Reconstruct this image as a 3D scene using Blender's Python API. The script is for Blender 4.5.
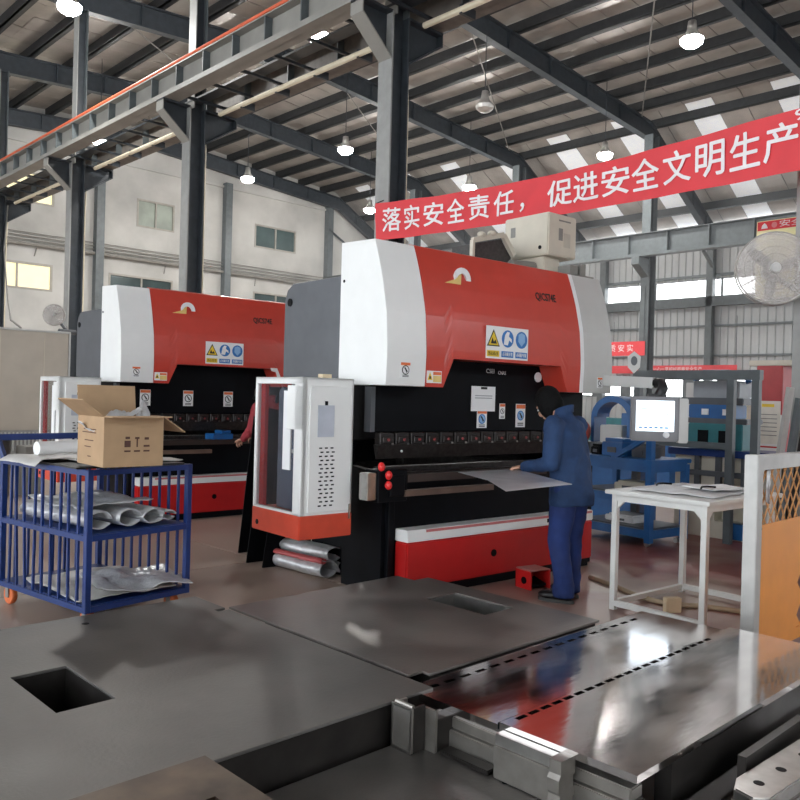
import bpy, bmesh, math, random
from mathutils import Vector, Matrix, noise
random.seed(7)
SC = bpy.context.scene
for o in list(bpy.data.objects): bpy.data.objects.remove(o, do_unlink=True)
COL = SC.collection
R = math.radians
V = Vector
# ------------------------------------------------------------------ camera
FPX, CAMZ = 809.3, 1.55
yaw, pitch, roll = R(44.05), R(-0.26), R(1.54)
FW = V((math.sin(yaw)*math.cos(pitch), math.cos(yaw)*math.cos(pitch), math.sin(pitch)))
r0 = V((math.cos(yaw), -math.sin(yaw), 0)); u0 = r0.cross(FW)
RT = r0*math.cos(roll) + u0*math.sin(roll); UP = u0*math.cos(roll) - r0*math.sin(roll)
CP = V((0, 0, CAMZ))
cam = bpy.data.objects.new('camera', bpy.data.cameras.new('camera')); COL.objects.link(cam)
cam.data.sensor_width = 36; cam.data.lens = FPX/800*36; cam.data.clip_start = .05; cam.data.clip_end = 300
cam.matrix_world = Matrix(((RT.x, UP.x, -FW.x, 0), (RT.y, UP.y, -FW.y, 0), (RT.z, UP.z, -FW.z, CAMZ), (0, 0, 0, 1)))
SC.camera = cam
def ray(x, y): return FW + RT*((x-400)/FPX) - UP*((y-400)/FPX)
def gz(x, y, z=0.0): d = ray(x, y); return CP + d*((z-CAMZ)/d.z)
def gx(x, y, X): d = ray(x, y); return CP + d*(X/d.x)
def gy(x, y, Y): d = ray(x, y); return CP + d*(Y/d.y)
def gd(x, y, dep): return CP + ray(x, y)*dep
# ------------------------------------------------------------------ world and exposure
w = bpy.data.worlds.new('sky'); SC.world = w; w.use_nodes = True
bg = w.node_tree.nodes['Background']; bg.inputs[0].default_value = (.88, .94, 1, 1); bg.inputs[1].default_value = 3.2
SC.view_settings.view_transform = 'Standard'; SC.view_settings.look = 'None'
SC.view_settings.gamma = 1; SC.view_settings.use_curve_mapping = False
SC.view_settings.exposure = 0.85
LAMP = 260.0
# ------------------------------------------------------------------ materials
MATS = {}
def mat(name, col, rough=.5, metal=0.0, var=.1, scale=6, bump=0.0, bscale=30, emit=0.0, alpha=1.0, coat=0.0, stretch=None, rvar=0.0, trans=0.0, spec=.5):
    if name in MATS: return MATS[name]
    m = bpy.data.materials.new(name); m.use_nodes = True; n = m.node_tree.nodes; l = m.node_tree.links
    p = n['Principled BSDF']; p.inputs['Roughness'].default_value = rough; p.inputs['Metallic'].default_value = metal
    p.inputs['Specular IOR Level'].default_value = spec
    tc = n.new('ShaderNodeTexCoord'); src = tc.outputs['Object']
    if stretch:
        mp = n.new('ShaderNodeMapping'); mp.inputs['Scale'].default_value = stretch; l.new(src, mp.inputs[0]); src = mp.outputs[0]
    nz = n.new('ShaderNodeTexNoise'); nz.inputs['Scale'].default_value = scale; nz.inputs['Detail'].default_value = 5; l.new(src, nz.inputs['Vector'])
    mx = n.new('ShaderNodeMix'); mx.data_type = 'RGBA'
    mx.inputs['A'].default_value = tuple(max(0, c*(1-var)) for c in col)+(1,); mx.inputs['B'].default_value = tuple(min(1, c*(1+var)) for c in col)+(1,)
    mr = n.new('ShaderNodeMapRange'); mr.inputs[1].default_value = .3; mr.inputs[2].default_value = .7
    l.new(nz.outputs['Fac'], mr.inputs[0]); l.new(mr.outputs[0], mx.inputs['Factor']); l.new(mx.outputs['Result'], p.inputs['Base Color'])
    if rvar:
        m2 = n.new('ShaderNodeMapRange'); m2.inputs[1].default_value = .3; m2.inputs[2].default_value = .7
        m2.inputs[3].default_value = max(.02, rough-rvar); m2.inputs[4].default_value = rough+rvar
        l.new(nz.outputs['Fac'], m2.inputs[0]); l.new(m2.outputs[0], p.inputs['Roughness'])
    if bump:
        nb = n.new('ShaderNodeTexNoise'); nb.inputs['Scale'].default_value = bscale; nb.inputs['Detail'].default_value = 3; l.new(src, nb.inputs['Vector'])
        b = n.new('ShaderNodeBump'); b.inputs['Strength'].default_value = bump; b.inputs['Distance'].default_value = .02
        l.new(nb.outputs['Fac'], b.inputs['Height']); l.new(b.outputs[0], p.inputs['Normal'])
    if emit:
        p.inputs['Emission Color'].default_value = tuple(col)+(1,); p.inputs['Emission Strength'].default_value = emit
    if alpha < 1: p.inputs['Alpha'].default_value = alpha
    if coat: p.inputs['Coat Weight'].default_value = coat; p.inputs['Coat Roughness'].default_value = .1
    if trans: p.inputs['Transmission Weight'].default_value = trans
    MATS[name] = m; return m
M_col = mat('steel grey paint', (.10, .115, .12), .45, var=.15)
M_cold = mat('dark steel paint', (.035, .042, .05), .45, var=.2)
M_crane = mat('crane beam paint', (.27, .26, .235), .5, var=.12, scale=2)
M_orange = mat('orange conductor', (.72, .13, .05), .5)
M_cream = mat('cream conduit', (.72, .64, .48), .5, var=.05)
M_purlin = mat('purlin paint', (.022, .024, .026), .5, var=.2)
M_foil = mat('roof foil', (.40, .37, .34), .38, .25, var=.18, scale=1.2, bump=1.0, bscale=2.0)
M_roof = mat('roof cover', (.2, .2, .2), .7)
M_plaster = mat('white plaster', (.46, .45, .425), .85, var=.24, scale=.45, bump=.15)
M_pipe = mat('grey pipe', (.22, .21, .19), .5)
M_corr = mat('corrugated sheet', (.42, .43, .43), .5, var=.08, scale=1)
M_band = mat('translucent daylight sheet', (.95, .98, 1), .3, var=.02, emit=2.6)
M_sky = mat('translucent roof sheet', (.9, .93, .96), .5, var=.03, emit=.06)
M_glassd = mat('dark window glass', (.05, .075, .075), .12, var=.5, scale=.6)
M_glassg = mat('pale window glass', (.30, .33, .29), .15, var=.35, scale=.8)
M_glassy = mat('lit window glass', (.95, .84, .52), .3, var=.15, scale=.7, emit=.28)
M_wframe = mat('window frame', (.33, .31, .27), .5)
M_red = mat('red machine paint', (.56, .055, .035), .32, var=.05, coat=.2)
M_redd = mat('deep red paint', (.50, .012, .012), .38, var=.06)
M_white = mat('white machine paint', (.82, .82, .80), .4, var=.02)
M_lgrey = mat('light grey paint', (.52, .52, .50), .45, var=.03)
M_black = mat('black machine paint', (.003, .0035, .005), .5, var=.3, spec=.12)
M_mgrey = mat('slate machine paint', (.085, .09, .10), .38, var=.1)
M_dk = mat('dark tooling steel', (.045, .04, .038), .35, .6, var=.3, scale=30)
M_brown = mat('brown steel', (.17, .11, .085), .5, .3, var=.2)
M_steel = mat('brushed steel', (.52, .51, .49), .28, 1, var=.1, scale=20)
M_plate = mat('mill scale steel plate', (.185, .175, .165), .48, .65, var=.3, scale=2.2, bump=.06, bscale=60, rvar=.08)
M_plate2 = mat('mill scale steel plate worn', (.215, .195, .18), .36, .7, var=.28, scale=2.8, bump=.05, bscale=60, rvar=.07)
M_pol = mat('polished steel plate', (.74, .70, .685), .10, 1, var=.12, scale=3, bump=.012, bscale=9, stretch=(1, 3, 1), rvar=.035)
M_pale = mat('pale cut steel', (.30, .28, .255), .36, .75, var=.15, scale=12)
M_rust = mat('brown oiled steel', (.12, .085, .06), .42, .6, var=.45, scale=7)
M_edge = mat('cut steel edge', (.05, .045, .042), .4, .7, var=.3)
M_blue = mat('blue cart paint', (.007, .03, .15), .4, var=.12)
M_blue2 = mat('blue machine paint', (.014, .11, .32), .4, var=.15)
M_teal = mat('teal machine paint', (.02, .16, .18), .45, var=.15)
M_card = mat('cardboard', (.44, .29, .165), .75, var=.06, scale=10)
M_cardi = mat('cardboard inside', (.36, .24, .14), .8, var=.06)
M_print = mat('brown print', (.09, .04, .03), .8)
M_foilbag = mat('wrinkled silver film', (.62, .62, .63), .32, .35, var=.2, scale=9, bump=.5, bscale=18)
M_sheet = mat('pale protective sheet', (.62, .60, .57), .45, .1, var=.1, scale=5, bump=.2, bscale=12)
M_paper = mat('white paper', (.82, .82, .82), .7, var=.02)
M_ink = mat('black ink', (.02, .02, .02), .7)
M_yel = mat('yellow sign', (.80, .55, .03), .5, var=.03)
M_sblue = mat('blue sign', (.03, .17, .48), .5, var=.04)
M_sorange = mat('orange label', (.75, .16, .04), .5)
M_lblue = mat('pale blue print', (.25, .45, .72), .5)
M_banner = mat('red banner cloth', (.72, .045, .055), .6, var=.06, scale=3, bump=.15, bscale=4)
M_btext = mat('banner lettering', (.85, .80, .80), .6, var=.02)
M_gold = mat('gold trim', (.75, .55, .18), .4)
M_jacket = mat('blue work jacket', (.011, .037, .105), .8, var=.25, scale=9, bump=.6, bscale=11)
M_trous = mat('blue work trousers', (.008, .026, .125), .8, var=.25, scale=7, bump=.7, bscale=9)
M_skin = mat('skin', (.50, .28, .19), .55, var=.08)
M_hair = mat('black hair', (.004, .004, .004), .8, bump=.3, bscale=60, spec=.15)
M_shoe = mat('black shoe', (.012, .012, .013), .45)
M_sole = mat('grey sole', (.05, .05, .048), .6)
M_jean = mat('faded jeans', (.13, .18, .28), .8, var=.2)
M_rshirt = mat('red shirt', (.30, .03, .04), .8)
M_wht = mat('white eye', (.8, .8, .78), .3)
M_tbl = mat('white table paint', (.66, .66, .63), .45, var=.05)
M_fence = mat('galvanised fence', (.46, .45, .43), .45, .4, var=.12)
M_opanel = mat('orange panel', (.80, .30, .04), .4, var=.05)
M_omesh = mat('orange wire', (.55, .27, .10), .5, .3)
M_rubber = mat('orange wheel', (.60, .14, .04), .5)
M_blackp = mat('black plastic', (.015, .015, .016), .45)
M_beige = mat('beige machine paint', (.60, .55, .45), .5, var=.06)
M_beiged = mat('beige cabinet', (.48, .43, .36), .6, var=.08, scale=2)
M_screen = mat('lit screen', (.78, .90, 1.0), .3, var=.02, emit=1.0)
M_scrp = mat('screen print', (.12, .3, .6), .5)
M_fanw = mat('fan wire', (.32, .30, .28), .4, .3)
M_net = mat('fan dust cover', (.72, .68, .64), .6, alpha=.28)
M_blade = mat('fan blade', (.10, .10, .10), .4)
M_glass = mat('tinted guard window', (.05, .05, .06), .08, alpha=.22, spec=.6)
M_lamp = mat('lamp lens', (1, .99, .96), .3, var=0, emit=1)
M_lamp.node_tree.nodes['Principled BSDF'].inputs['Emission Strength'].default_value = LAMP
M_shade = mat('lamp housing', (.45, .44, .42), .4, .6)
M_wood = mat('pale block', (.62, .50, .33), .7, var=.1)
M_hose = mat('tan hose', (.42, .33, .22), .6)
M_seam = mat('floor joint', (.07, .055, .05), .9)
# floor: worn painted concrete, brown to wine red
def floor_mat():
    m = bpy.data.materials.new('worn floor paint'); m.use_nodes = True; n = m.node_tree.nodes; l = m.node_tree.links; p = n['Principled BSDF']
    tc = n.new('ShaderNodeTexCoord'); a = n.new('ShaderNodeTexNoise'); a.inputs['Scale'].default_value = .45; a.inputs['Detail'].default_value = 6
    b = n.new('ShaderNodeTexNoise'); b.inputs['Scale'].default_value = 3; b.inputs['Detail'].default_value = 6
    g = n.new('ShaderNodeNewGeometry'); s = n.new('ShaderNodeSeparateXYZ'); l.new(g.outputs['Position'], s.inputs[0])
    l.new(g.outputs['Position'], a.inputs['Vector']); l.new(g.outputs['Position'], b.inputs['Vector'])
    # the wine-red walkway paint lies right of the front machine (x > 5)
    k = n.new('ShaderNodeMapRange'); k.inputs[1].default_value = 4.6; k.inputs[2].default_value = 6.0; l.new(s.outputs['X'], k.inputs[0])
    k2 = n.new('ShaderNodeMapRange'); k2.inputs[1].default_value = 5.4; k2.inputs[2].default_value = 4.4; l.new(s.outputs['Y'], k2.inputs[0])
    mu = n.new('ShaderNodeMath'); mu.operation = 'MULTIPLY'; l.new(k.outputs[0], mu.inputs[0]); l.new(k2.outputs[0], mu.inputs[1])
    th = n.new('ShaderNodeMapRange'); th.inputs[1].default_value = .42; th.inputs[2].default_value = .52; l.new(a.outputs['Fac'], th.inputs[0])
    mu2 = n.new('ShaderNodeMath'); mu2.operation = 'MULTIPLY'; l.new(mu.outputs[0], mu2.inputs[0]); l.new(th.outputs[0], mu2.inputs[1])
    c1 = n.new('ShaderNodeMix'); c1.data_type = 'RGBA'; c1.inputs['A'].default_value = (.34, .25, .20, 1); c1.inputs['B'].default_value = (.46, .36, .295, 1); l.new(b.outputs['Fac'], c1.inputs['Factor'])
    c2 = n.new('ShaderNodeMix'); c2.data_type = 'RGBA'; c2.inputs['B'].default_value = (.24, .075, .065, 1); l.new(c1.outputs['Result'], c2.inputs['A']); l.new(mu2.outputs[0], c2.inputs['Factor'])
    l.new(c2.outputs['Result'], p.inputs['Base Color'])
    rr = n.new('ShaderNodeMapRange'); rr.inputs[3].default_value = .22; rr.inputs[4].default_value = .5; l.new(b.outputs['Fac'], rr.inputs[0]); l.new(rr.outputs[0], p.inputs['Roughness'])
    return m
M_floor = floor_mat()
# ------------------------------------------------------------------ mesh building
class MB:
    def __init__(s): s.v = []; s.f = []
    def add(s, vs, fs):
        o = len(s.v); s.v += [tuple(v) for v in vs]; s.f += [tuple(i+o for i in f) for f in fs]; return s
    def box(s, x0, x1, y0, y1, z0, z1):
        return s.add([(x0,y0,z0),(x1,y0,z0),(x1,y1,z0),(x0,y1,z0),(x0,y0,z1),(x1,y0,z1),(x1,y1,z1),(x0,y1,z1)],
                     [(0,3,2,1),(4,5,6,7),(0,1,5,4),(1,2,6,5),(2,3,7,6),(3,0,4,7)])
    def obox(s, c, size, M=None):
        sx, sy, sz = [a/2 for a in size]; M = M or Matrix.Identity(3); c = V(c)
        pts = [c + M @ V(p) for p in ((-sx,-sy,-sz),(sx,-sy,-sz),(sx,sy,-sz),(-sx,sy,-sz),(-sx,-sy,sz),(sx,-sy,sz),(sx,sy,sz),(-sx,sy,sz))]
        return s.add(pts, [(0,3,2,1),(4,5,6,7),(0,1,5,4),(1,2,6,5),(2,3,7,6),(3,0,4,7)])
    def bar(s, p, q, w, h, up=(0,0,1)):
        p, q = V(p), V(q); d = (q-p); L = d.length; d.normalize(); up = V(up)
        a = d.cross(up)
        if a.length < 1e-4: a = d.cross(V((1,0,0)))
        a.normalize(); b = a.cross(d)
        M = Matrix((a, d, b)).transposed(); return s.obox((p+q)/2, (w, L, h), M)
    def tube(s, pts, r, n=10, cap=True):
        pts = [V(p) for p in pts]; rs = r if isinstance(r, (list, tuple)) else [r]*len(pts); rings = []; prev = None
        for i, p in enumerate(pts):
            d = (pts[min(i+1, len(pts)-1)] - pts[max(i-1, 0)]).normalized()
            if prev is None:
                a = d.cross(V((0,0,1)));  a = a if a.length > .05 else d.cross(V((1,0,0)))
            else: a = prev - d*prev.dot(d)
            a.normalize(); prev = a; b = d.cross(a)
            rings.append([p + (a*math.cos(2*math.pi*k/n) + b*math.sin(2*math.pi*k/n))*rs[i] for k in range(n)])
        return s.loft(rings, cap)
    def loft(s, rings, cap=True, closed=True):
        n = len(rings[0]); vs = [p for r in rings for p in r]; fs = []
        for i in range(len(rings)-1):
            for k in range(n if closed else n-1):
                k2 = (k+1) % n; fs.append((i*n+k, i*n+k2, (i+1)*n+k2, (i+1)*n+k))
        if cap: fs.append(tuple(reversed(range(n)))); fs.append(tuple((len(rings)-1)*n+k for k in range(n)))
        return s.add(vs, fs)
    def lathe(s, c, prof, n=20, axis='z'):
        c = V(c); rings = []
        for r, h in prof:
            ring = []
            for k in range(n):
                a = 2*math.pi*k/n; x, y = r*math.cos(a), r*math.sin(a)
                ring.append(c + (V((x,y,h)) if axis == 'z' else V((x,h,-y)) if axis == 'y' else V((h,x,y))))
            rings.append(ring)
        return s.loft(rings)
    def prism(s, pts, a, b, plane='xy'):
        f = {'xy': lambda p, t: (p[0], p[1], t), 'xz': lambda p, t: (p[0], t, p[1]), 'yz': lambda p, t: (t, p[0], p[1])}[plane]
        n = len(pts); vs = [f(p, a) for p in pts] + [f(p, b) for p in pts]
        fs = [tuple(range(n)), tuple(range(2*n-1, n-1, -1))] + [(i, n+i, n+(i+1) % n, (i+1) % n) for i in range(n)]
        return s.add(vs, fs)
    def ell(s, c, r, n=14, m=8, M=None):
        c = V(c); M = M or Matrix.Identity(3); rings = []
        for j in range(m+1):
            t = math.pi*(j/m); t = min(max(t, .08), math.pi-.08)
            rings.append([c + M @ V((r[0]*math.sin(t)*math.cos(2*math.pi*k/n), r[1]*math.sin(t)*math.sin(2*math.pi*k/n), -r[2]*math.cos(t))) for k in range(n)])
        return s.loft(rings)
    def slab(s, x0, x1, y0, y1, z0, z1, holes=(), plane='xy'):
        xs = sorted({x0, x1} | {min(max(h[i], x0), x1) for h in holes for i in (0, 1)}); ys = sorted({y0, y1} | {min(max(h[i], y0), y1) for h in holes for i in (2, 3)})
        def solid(i, j):
            if i < 0 or j < 0 or i >= len(xs)-1 or j >= len(ys)-1: return False
            cx, cy = (xs[i]+xs[i+1])/2, (ys[j]+ys[j+1])/2
            return not any(h[0] < cx < h[1] and h[2] < cy < h[3] for h in holes)
        f = {'xy': lambda x, y, t: (x, y, t), 'xz': lambda x, y, t: (x, t, y), 'yz': lambda x, y, t: (t, x, y)}[plane]
        idx = {}; vs = []; fs = []
        def vi(i, j, t):
            k = (i, j, t)
            if k not in idx: idx[k] = len(vs); vs.append(f(xs[i], ys[j], (z0, z1)[t]))
            return idx[k]
        for i in range(len(xs)-1):
            for j in range(len(ys)-1):
                if not solid(i, j): continue
                fs.append((vi(i,j,1), vi(i+1,j,1), vi(i+1,j+1,1), vi(i,j+1,1))); fs.append((vi(i,j,0), vi(i,j+1,0), vi(i+1,j+1,0), vi(i+1,j,0)))
                for di, dj, e in ((-1,0,((i,j+1),(i,j))), (1,0,((i+1,j),(i+1,j+1))), (0,-1,((i,j),(i+1,j))), (0,1,((i+1,j+1),(i,j+1)))):
                    if not solid(i+di, j+dj): (a, b), (c, d) = e; fs.append((vi(a,b,0), vi(c,d,0), vi(c,d,1), vi(a,b,1)))
        return s.add(vs, fs)
    def mesh(s, name, bevel=0.0, smooth=False, seg=2):
        me = bpy.data.meshes.new(name); me.from_pydata(s.v, [], s.f)
        bm = bmesh.new(); bm.from_mesh(me); bmesh.ops.recalc_face_normals(bm, faces=bm.faces)
        if bevel:
            es = [e for e in bm.edges if len(e.link_faces) == 2 and e.calc_face_angle(0) > .6]
            bmesh.ops.bevel(bm, geom=es, offset=bevel, segments=seg, affect='EDGES', clamp_overlap=True)
        bm.to_mesh(me); bm.free()
        if smooth:
            for p in me.polygons: p.use_smooth = True
        return me
    def build(s, name, m, parent=None, bevel=0.0, smooth=False, seg=2):
        me = s.mesh(name, bevel, smooth, seg); me.materials.append(m)
        o = bpy.data.objects.new(name, me); COL.objects.link(o)
        if parent: o.parent = parent
        return o
def tag(o, label=None, cat=None, group=None, kind=None):
    for k, v in (('label', label), ('category', cat), ('group', group), ('kind', kind)):
        if v: o[k] = v
    return o
def thing(name, label, cat, loc=(0,0,0), rz=0.0, group=None):
    o = bpy.data.objects.new(name, None); COL.objects.link(o); o.location = loc; o.rotation_euler = (0, 0, rz); o.empty_display_size = .1
    return tag(o, label, cat, group)
def copy_tree(o, parent=None):
    c = o.copy(); COL.objects.link(c); c.parent = parent
    if parent: c.matrix_parent_inverse = o.matrix_parent_inverse
    for ch in list(o.children): copy_tree(ch, c)
    return c
def put(name, me, m, parent, loc=(0,0,0), rot=(0,0,0)):
    if not me.materials: me.materials.append(m)
    o = bpy.data.objects.new(name, me); COL.objects.link(o); o.parent = parent; o.location = loc; o.rotation_euler = rot; return o
def text(name, body, m, parent, size, M, width=None, bold=0.0, align='CENTER', extrude=.001, sx=1.0):
    cu = bpy.data.curves.new(name, 'FONT'); cu.body = body; cu.size = size; cu.align_x = align; cu.align_y = 'CENTER'; cu.offset = bold; cu.extrude = extrude; cu.resolution_u = 2
    t = bpy.data.objects.new(name, cu); COL.objects.link(t); bpy.context.view_layer.update()
    dg = bpy.context.evaluated_depsgraph_get(); me = bpy.data.meshes.new_from_object(t.evaluated_get(dg)); COL.objects.unlink(t); bpy.data.objects.remove(t)
    if width:
        xs = [v.co.x for v in me.vertices]; k = width/max(1e-6, max(xs)-min(xs)); c = (max(xs)+min(xs))/2
        for v in me.vertices: v.co.x = (v.co.x-c)*k
    me.transform(M); me.materials.clear(); me.materials.append(m); me.name = name
    o = bpy.data.objects.new(name, me); COL.objects.link(o); o.parent = parent; return o
def frame(o, x, y):            # matrix with origin o, text axes x, y
    x = V(x).normalized(); y = V(y).normalized(); z = x.cross(y)
    return Matrix(((x.x, y.x, z.x, o[0]), (x.y, y.y, z.y, o[1]), (x.z, y.z, z.z, o[2]), (0, 0, 0, 1)))
FRONT = lambda o: frame(o, (1,0,0), (0,0,1))        # facing -Y
# ================================================================== STRUCTURE
X1, XR, XW, YB = 8.7, 27.2, 33.0, 33.6
FY = [2.95, 9.25, 15.35, 21.45, 27.5]
# floor of cast slabs
floor = tag(MB().box(-14, 34, -12, 40, -.3, -.02).build('floor', M_seam), kind='structure')
sx = [-14, -7.9, -1.8, 4.3, 10.4, 16.5, 22.6, 28.7, 34]; sy = [-12, -5.9, .2, 6.25, 12.3, 18.4, 24.5, 30.6, 40]
for i in range(8):
    for j in range(8): MB().box(sx[i]+.006, sx[i+1]-.006, sy[j]+.006, sy[j+1]-.006, -.08, 0).build('floor_slab', M_floor, floor)
# back wall with windows
wins = [(9.9, 12.65, 5.41, 6.5, M_glassy), (10.6, 12.65, 8.85, 10.1, M_glassy), (16.2, 18.0, 8.67, 9.9, M_glassg), (15.0, 18.0, 5.4, 6.5, M_glassd),
        (22.3, 24.8, 8.67, 9.82, M_glassd), (22.3, 25.0, 5.4, 6.5, M_glassd)]
wb = tag(MB().slab(-14, XW+.1, -.2, 13.2, YB, YB+.3, [(a, b, c, d) for a, b, c, d, _ in wins], 'xz').build('wall_back', M_plaster), kind='structure')
for i, (a, b, c, d, g) in enumerate(wins):
    f = MB().slab(a, b, c, d, YB-.02, YB+.12, [(a+.08, (a+b)/2-.03, c+.08, d-.08), ((a+b)/2+.03, b-.08, c+.08, d-.08)], 'xz').build('window_%d' % (i+1), M_wframe); tag(f, kind='structure')
    for (p, q) in ((a+.07, (a+b)/2-.02), ((a+b)/2+.02, b-.07)):
        MB().box(p, q, YB+.06, YB+.08, c+.07, d-.07).build('pane', g, f)
MB().box(9.5, XR-.2, YB-.1, YB-.005, 11.2, 11.3).build('cornice', M_plaster, wb)
for k, (z, r) in enumerate(((7.2, .07), (7.38, .025), (7.52, .025), (7.66, .02))):
    o = MB().tube([(8.8, YB-.12-(.06 if k == 0 else 0), z), (XW-.3, YB-.12-(.06 if k == 0 else 0), z)], r, 8).build('wall_pipe', M_pipe, wb)
for x in (10.9, 12.0, 17.6, 22.4): MB().bar((x, YB-.02, 7.1), (x-.15, YB-.2, 6.75), .04, .04).build('pipe_bracket', M_pipe, wb)
for x in (14.46, 20.64, 26.8): MB().box(x-.17, x+.17, YB-.34, YB-.01, 0, 11.4).build('wall_column', M_col, wb)
MB().bar((26.7, YB-.3, 10.2), (31.0, YB-.3, 8.0), .08, .08).build('brace', M_cold, wb)
# right wall: corrugated, daylight band
def corr(z0, z1, y0=-6, y1=33.5, pitch=.32, x=XW):
    pr = []; y = y0
    while y < y1: pr += [(x, y), (x, y+.2), (x-.05, y+.23), (x-.05, y+.29)]; y += pitch
    vs = [(a, b, z0) for a, b in pr]+[(a, b, z1) for a, b in pr]; n = len(pr)
    return MB().add(vs, [(i, i+1, n+i+1, n+i) for i in range(n-1)])
wr = tag(corr(2.75, 6.1).build('wall_right', M_corr), kind='structure')
corr(6.82, 9.0).build('upper_sheeting', M_corr, wr); corr(0, 1.8).build('lower_sheeting', M_corr, wr)
wband = tag(MB().slab(-6, 33.4, 6.08, 6.84, XW-.02, XW+.03, [(y0, y0+2.9, 6.12, 6.8) for y0 in [-5.95+3*i for i in range(13)]], 'yz').build('window_7', M_col), kind='structure')
for i in range(13): MB().box(XW, XW+.012, -5.97+3*i, -3.03+3*i, 6.1, 6.82).build('pane', M_band, wband)
wlow = tag(MB().slab(-6, 33.4, 1.78, 2.77, XW-.04, XW+.02, [(y0, y0+1.0, 1.85, 2.7) for y0 in [-5.9+1.5*i for i in range(26)]], 'yz').build('window_8', M_col), kind='structure')
for i in range(26): MB().box(XW-.01, XW, -5.92+1.5*i, -4.88+1.5*i, 1.83, 2.72).build('pane', M_band, wlow)
for y in (-.2, 5.1, 10.2, 15.4, 20.5, 25.6, 30.7):
    MB().box(XW-.36, XW-.06, y-.14, y+.14, 0, 8.2).build('wall_post', M_col, wr)
for z, h, d in ((5.86, .4, .3), (4.85, .08, .1), (3.6, .08, .1), (6.98, .1, .1)):
    MB().box(XW-.06-d, XW-.055, -6, 33.4, z-h/2, z+h/2).build('girt', M_col, wr)
# left wall (daylight comes through its open gates) and front wall, both behind the camera
tag(MB().slab(-12, 33.6, 0, 12.6, -13.8, -13.5, [(-9, 4, 0, 5.4), (6, 16, 0, 5.4), (18, 30, 1.2, 5.4), (-10, 31, 7.2, 10.6)], 'yz').build('wall_left', M_plaster), kind='structure')
tag(MB().slab(-13.8, XW+.1, 0, 12.6, -12.0, -11.7, [(-9, -2, 0, 5), (4, 20, 6.5, 9)], 'xz').build('wall_front', M_plaster), kind='structure')
# roof: purlins, rafters, foil sheets
def rz_(x):
    pts = [(-13.8, 10.7), (-3.5, 11.95), (8.7, 11.5), (16.8, 12.05), (27.3, 11.3), (33.2, 8.05)]
    for (a, za), (b, zb) in zip(pts, pts[1:]):
        if x <= b: return za+(zb-za)*(x-a)/(b-a)
    return pts[-1][1]
seg = [(-13.8, -3.5), (-3.5, 8.7), (8.7, 16.8), (16.8, 27.3), (27.3, 33.2)]
cm = MB()
for a, b in seg: cm.prism([(a, rz_(a)+1.06), (b, rz_(b)+1.06), (b, rz_(b)+1.12), (a, rz_(a)+1.12)], -12, 33.9, 'xz')
ceil = tag(cm.build('ceiling', M_roof), kind='structure')
for a, b in seg:
    n = 46
    for j in range(n):
        y0 = -12 + j*1.0; dz = random.uniform(0, .03); g = .012
        MB().prism([(a, rz_(a)+.98+dz), (b, rz_(b)+.98+dz), (b, rz_(b)+1.0+dz), (a, rz_(a)+1.0+dz)], y0+g, y0+1.0-g, 'xz').build('roof_sheet', M_sky if a > 27 and j % 3 == 1 else M_foil, ceil)
x = -13.0
while x < 33:
    z = rz_(x)+.66
    if abs(x-8.7) > .4:
        MB().add(*MB().box(x-.035, x+.035, -12, 33.5, z, z+.3).__dict__.values()).box(x-.06, x+.17, -12, 33.5, z, z+.035).build('purlin', M_purlin, ceil)
    x += 1.4
for y in FY + [33.25]:
    for a, b in seg:
        za, zb = rz_(a), rz_(b); m = MB()
        m.prism([(a, za), (b, zb), (b, zb+.03), (a, za+.03)], y-.13, y+.13, 'xz'); m.prism([(a, za+.6), (b, zb+.6), (b, zb+.64), (a, za+.64)], y-.13, y+.13, 'xz')
        m.prism([(a, za+.02), (b, zb+.02), (b, zb+.62), (a, za+.62)], y-.015, y+.015, 'xz')
        for k in range(1, 5):
            xx = a+(b-a)*k/5; m.box(xx-.02, xx+.02, y-.1, y+.1, rz_(xx)+.02, rz_(xx)+.61)
        m.build('rafter', M_cold, ceil)
    for xx in (10.6, 14.4, 19.6, 22.4, 25.2): MB().bar((xx, y+.1, rz_(xx)+.08), (xx, y+.75, rz_(xx)+.78), .04, .04).build('fly_brace', M_cold, ceil)
for y0, y1 in zip(FY, FY[1:]):
    MB().tube([(9, y0+.1, rz_(9)+.6), (16.6, y1-.1, rz_(16.6)+.6)], .02, 6).build('tie_rod', M_pipe, ceil)
    MB().tube([(17, y0+.1, rz_(17)+.6), (26.6, y1-.1, rz_(26.6)+.6)], .02, 6).build('tie_rod', M_pipe, ceil)
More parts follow.
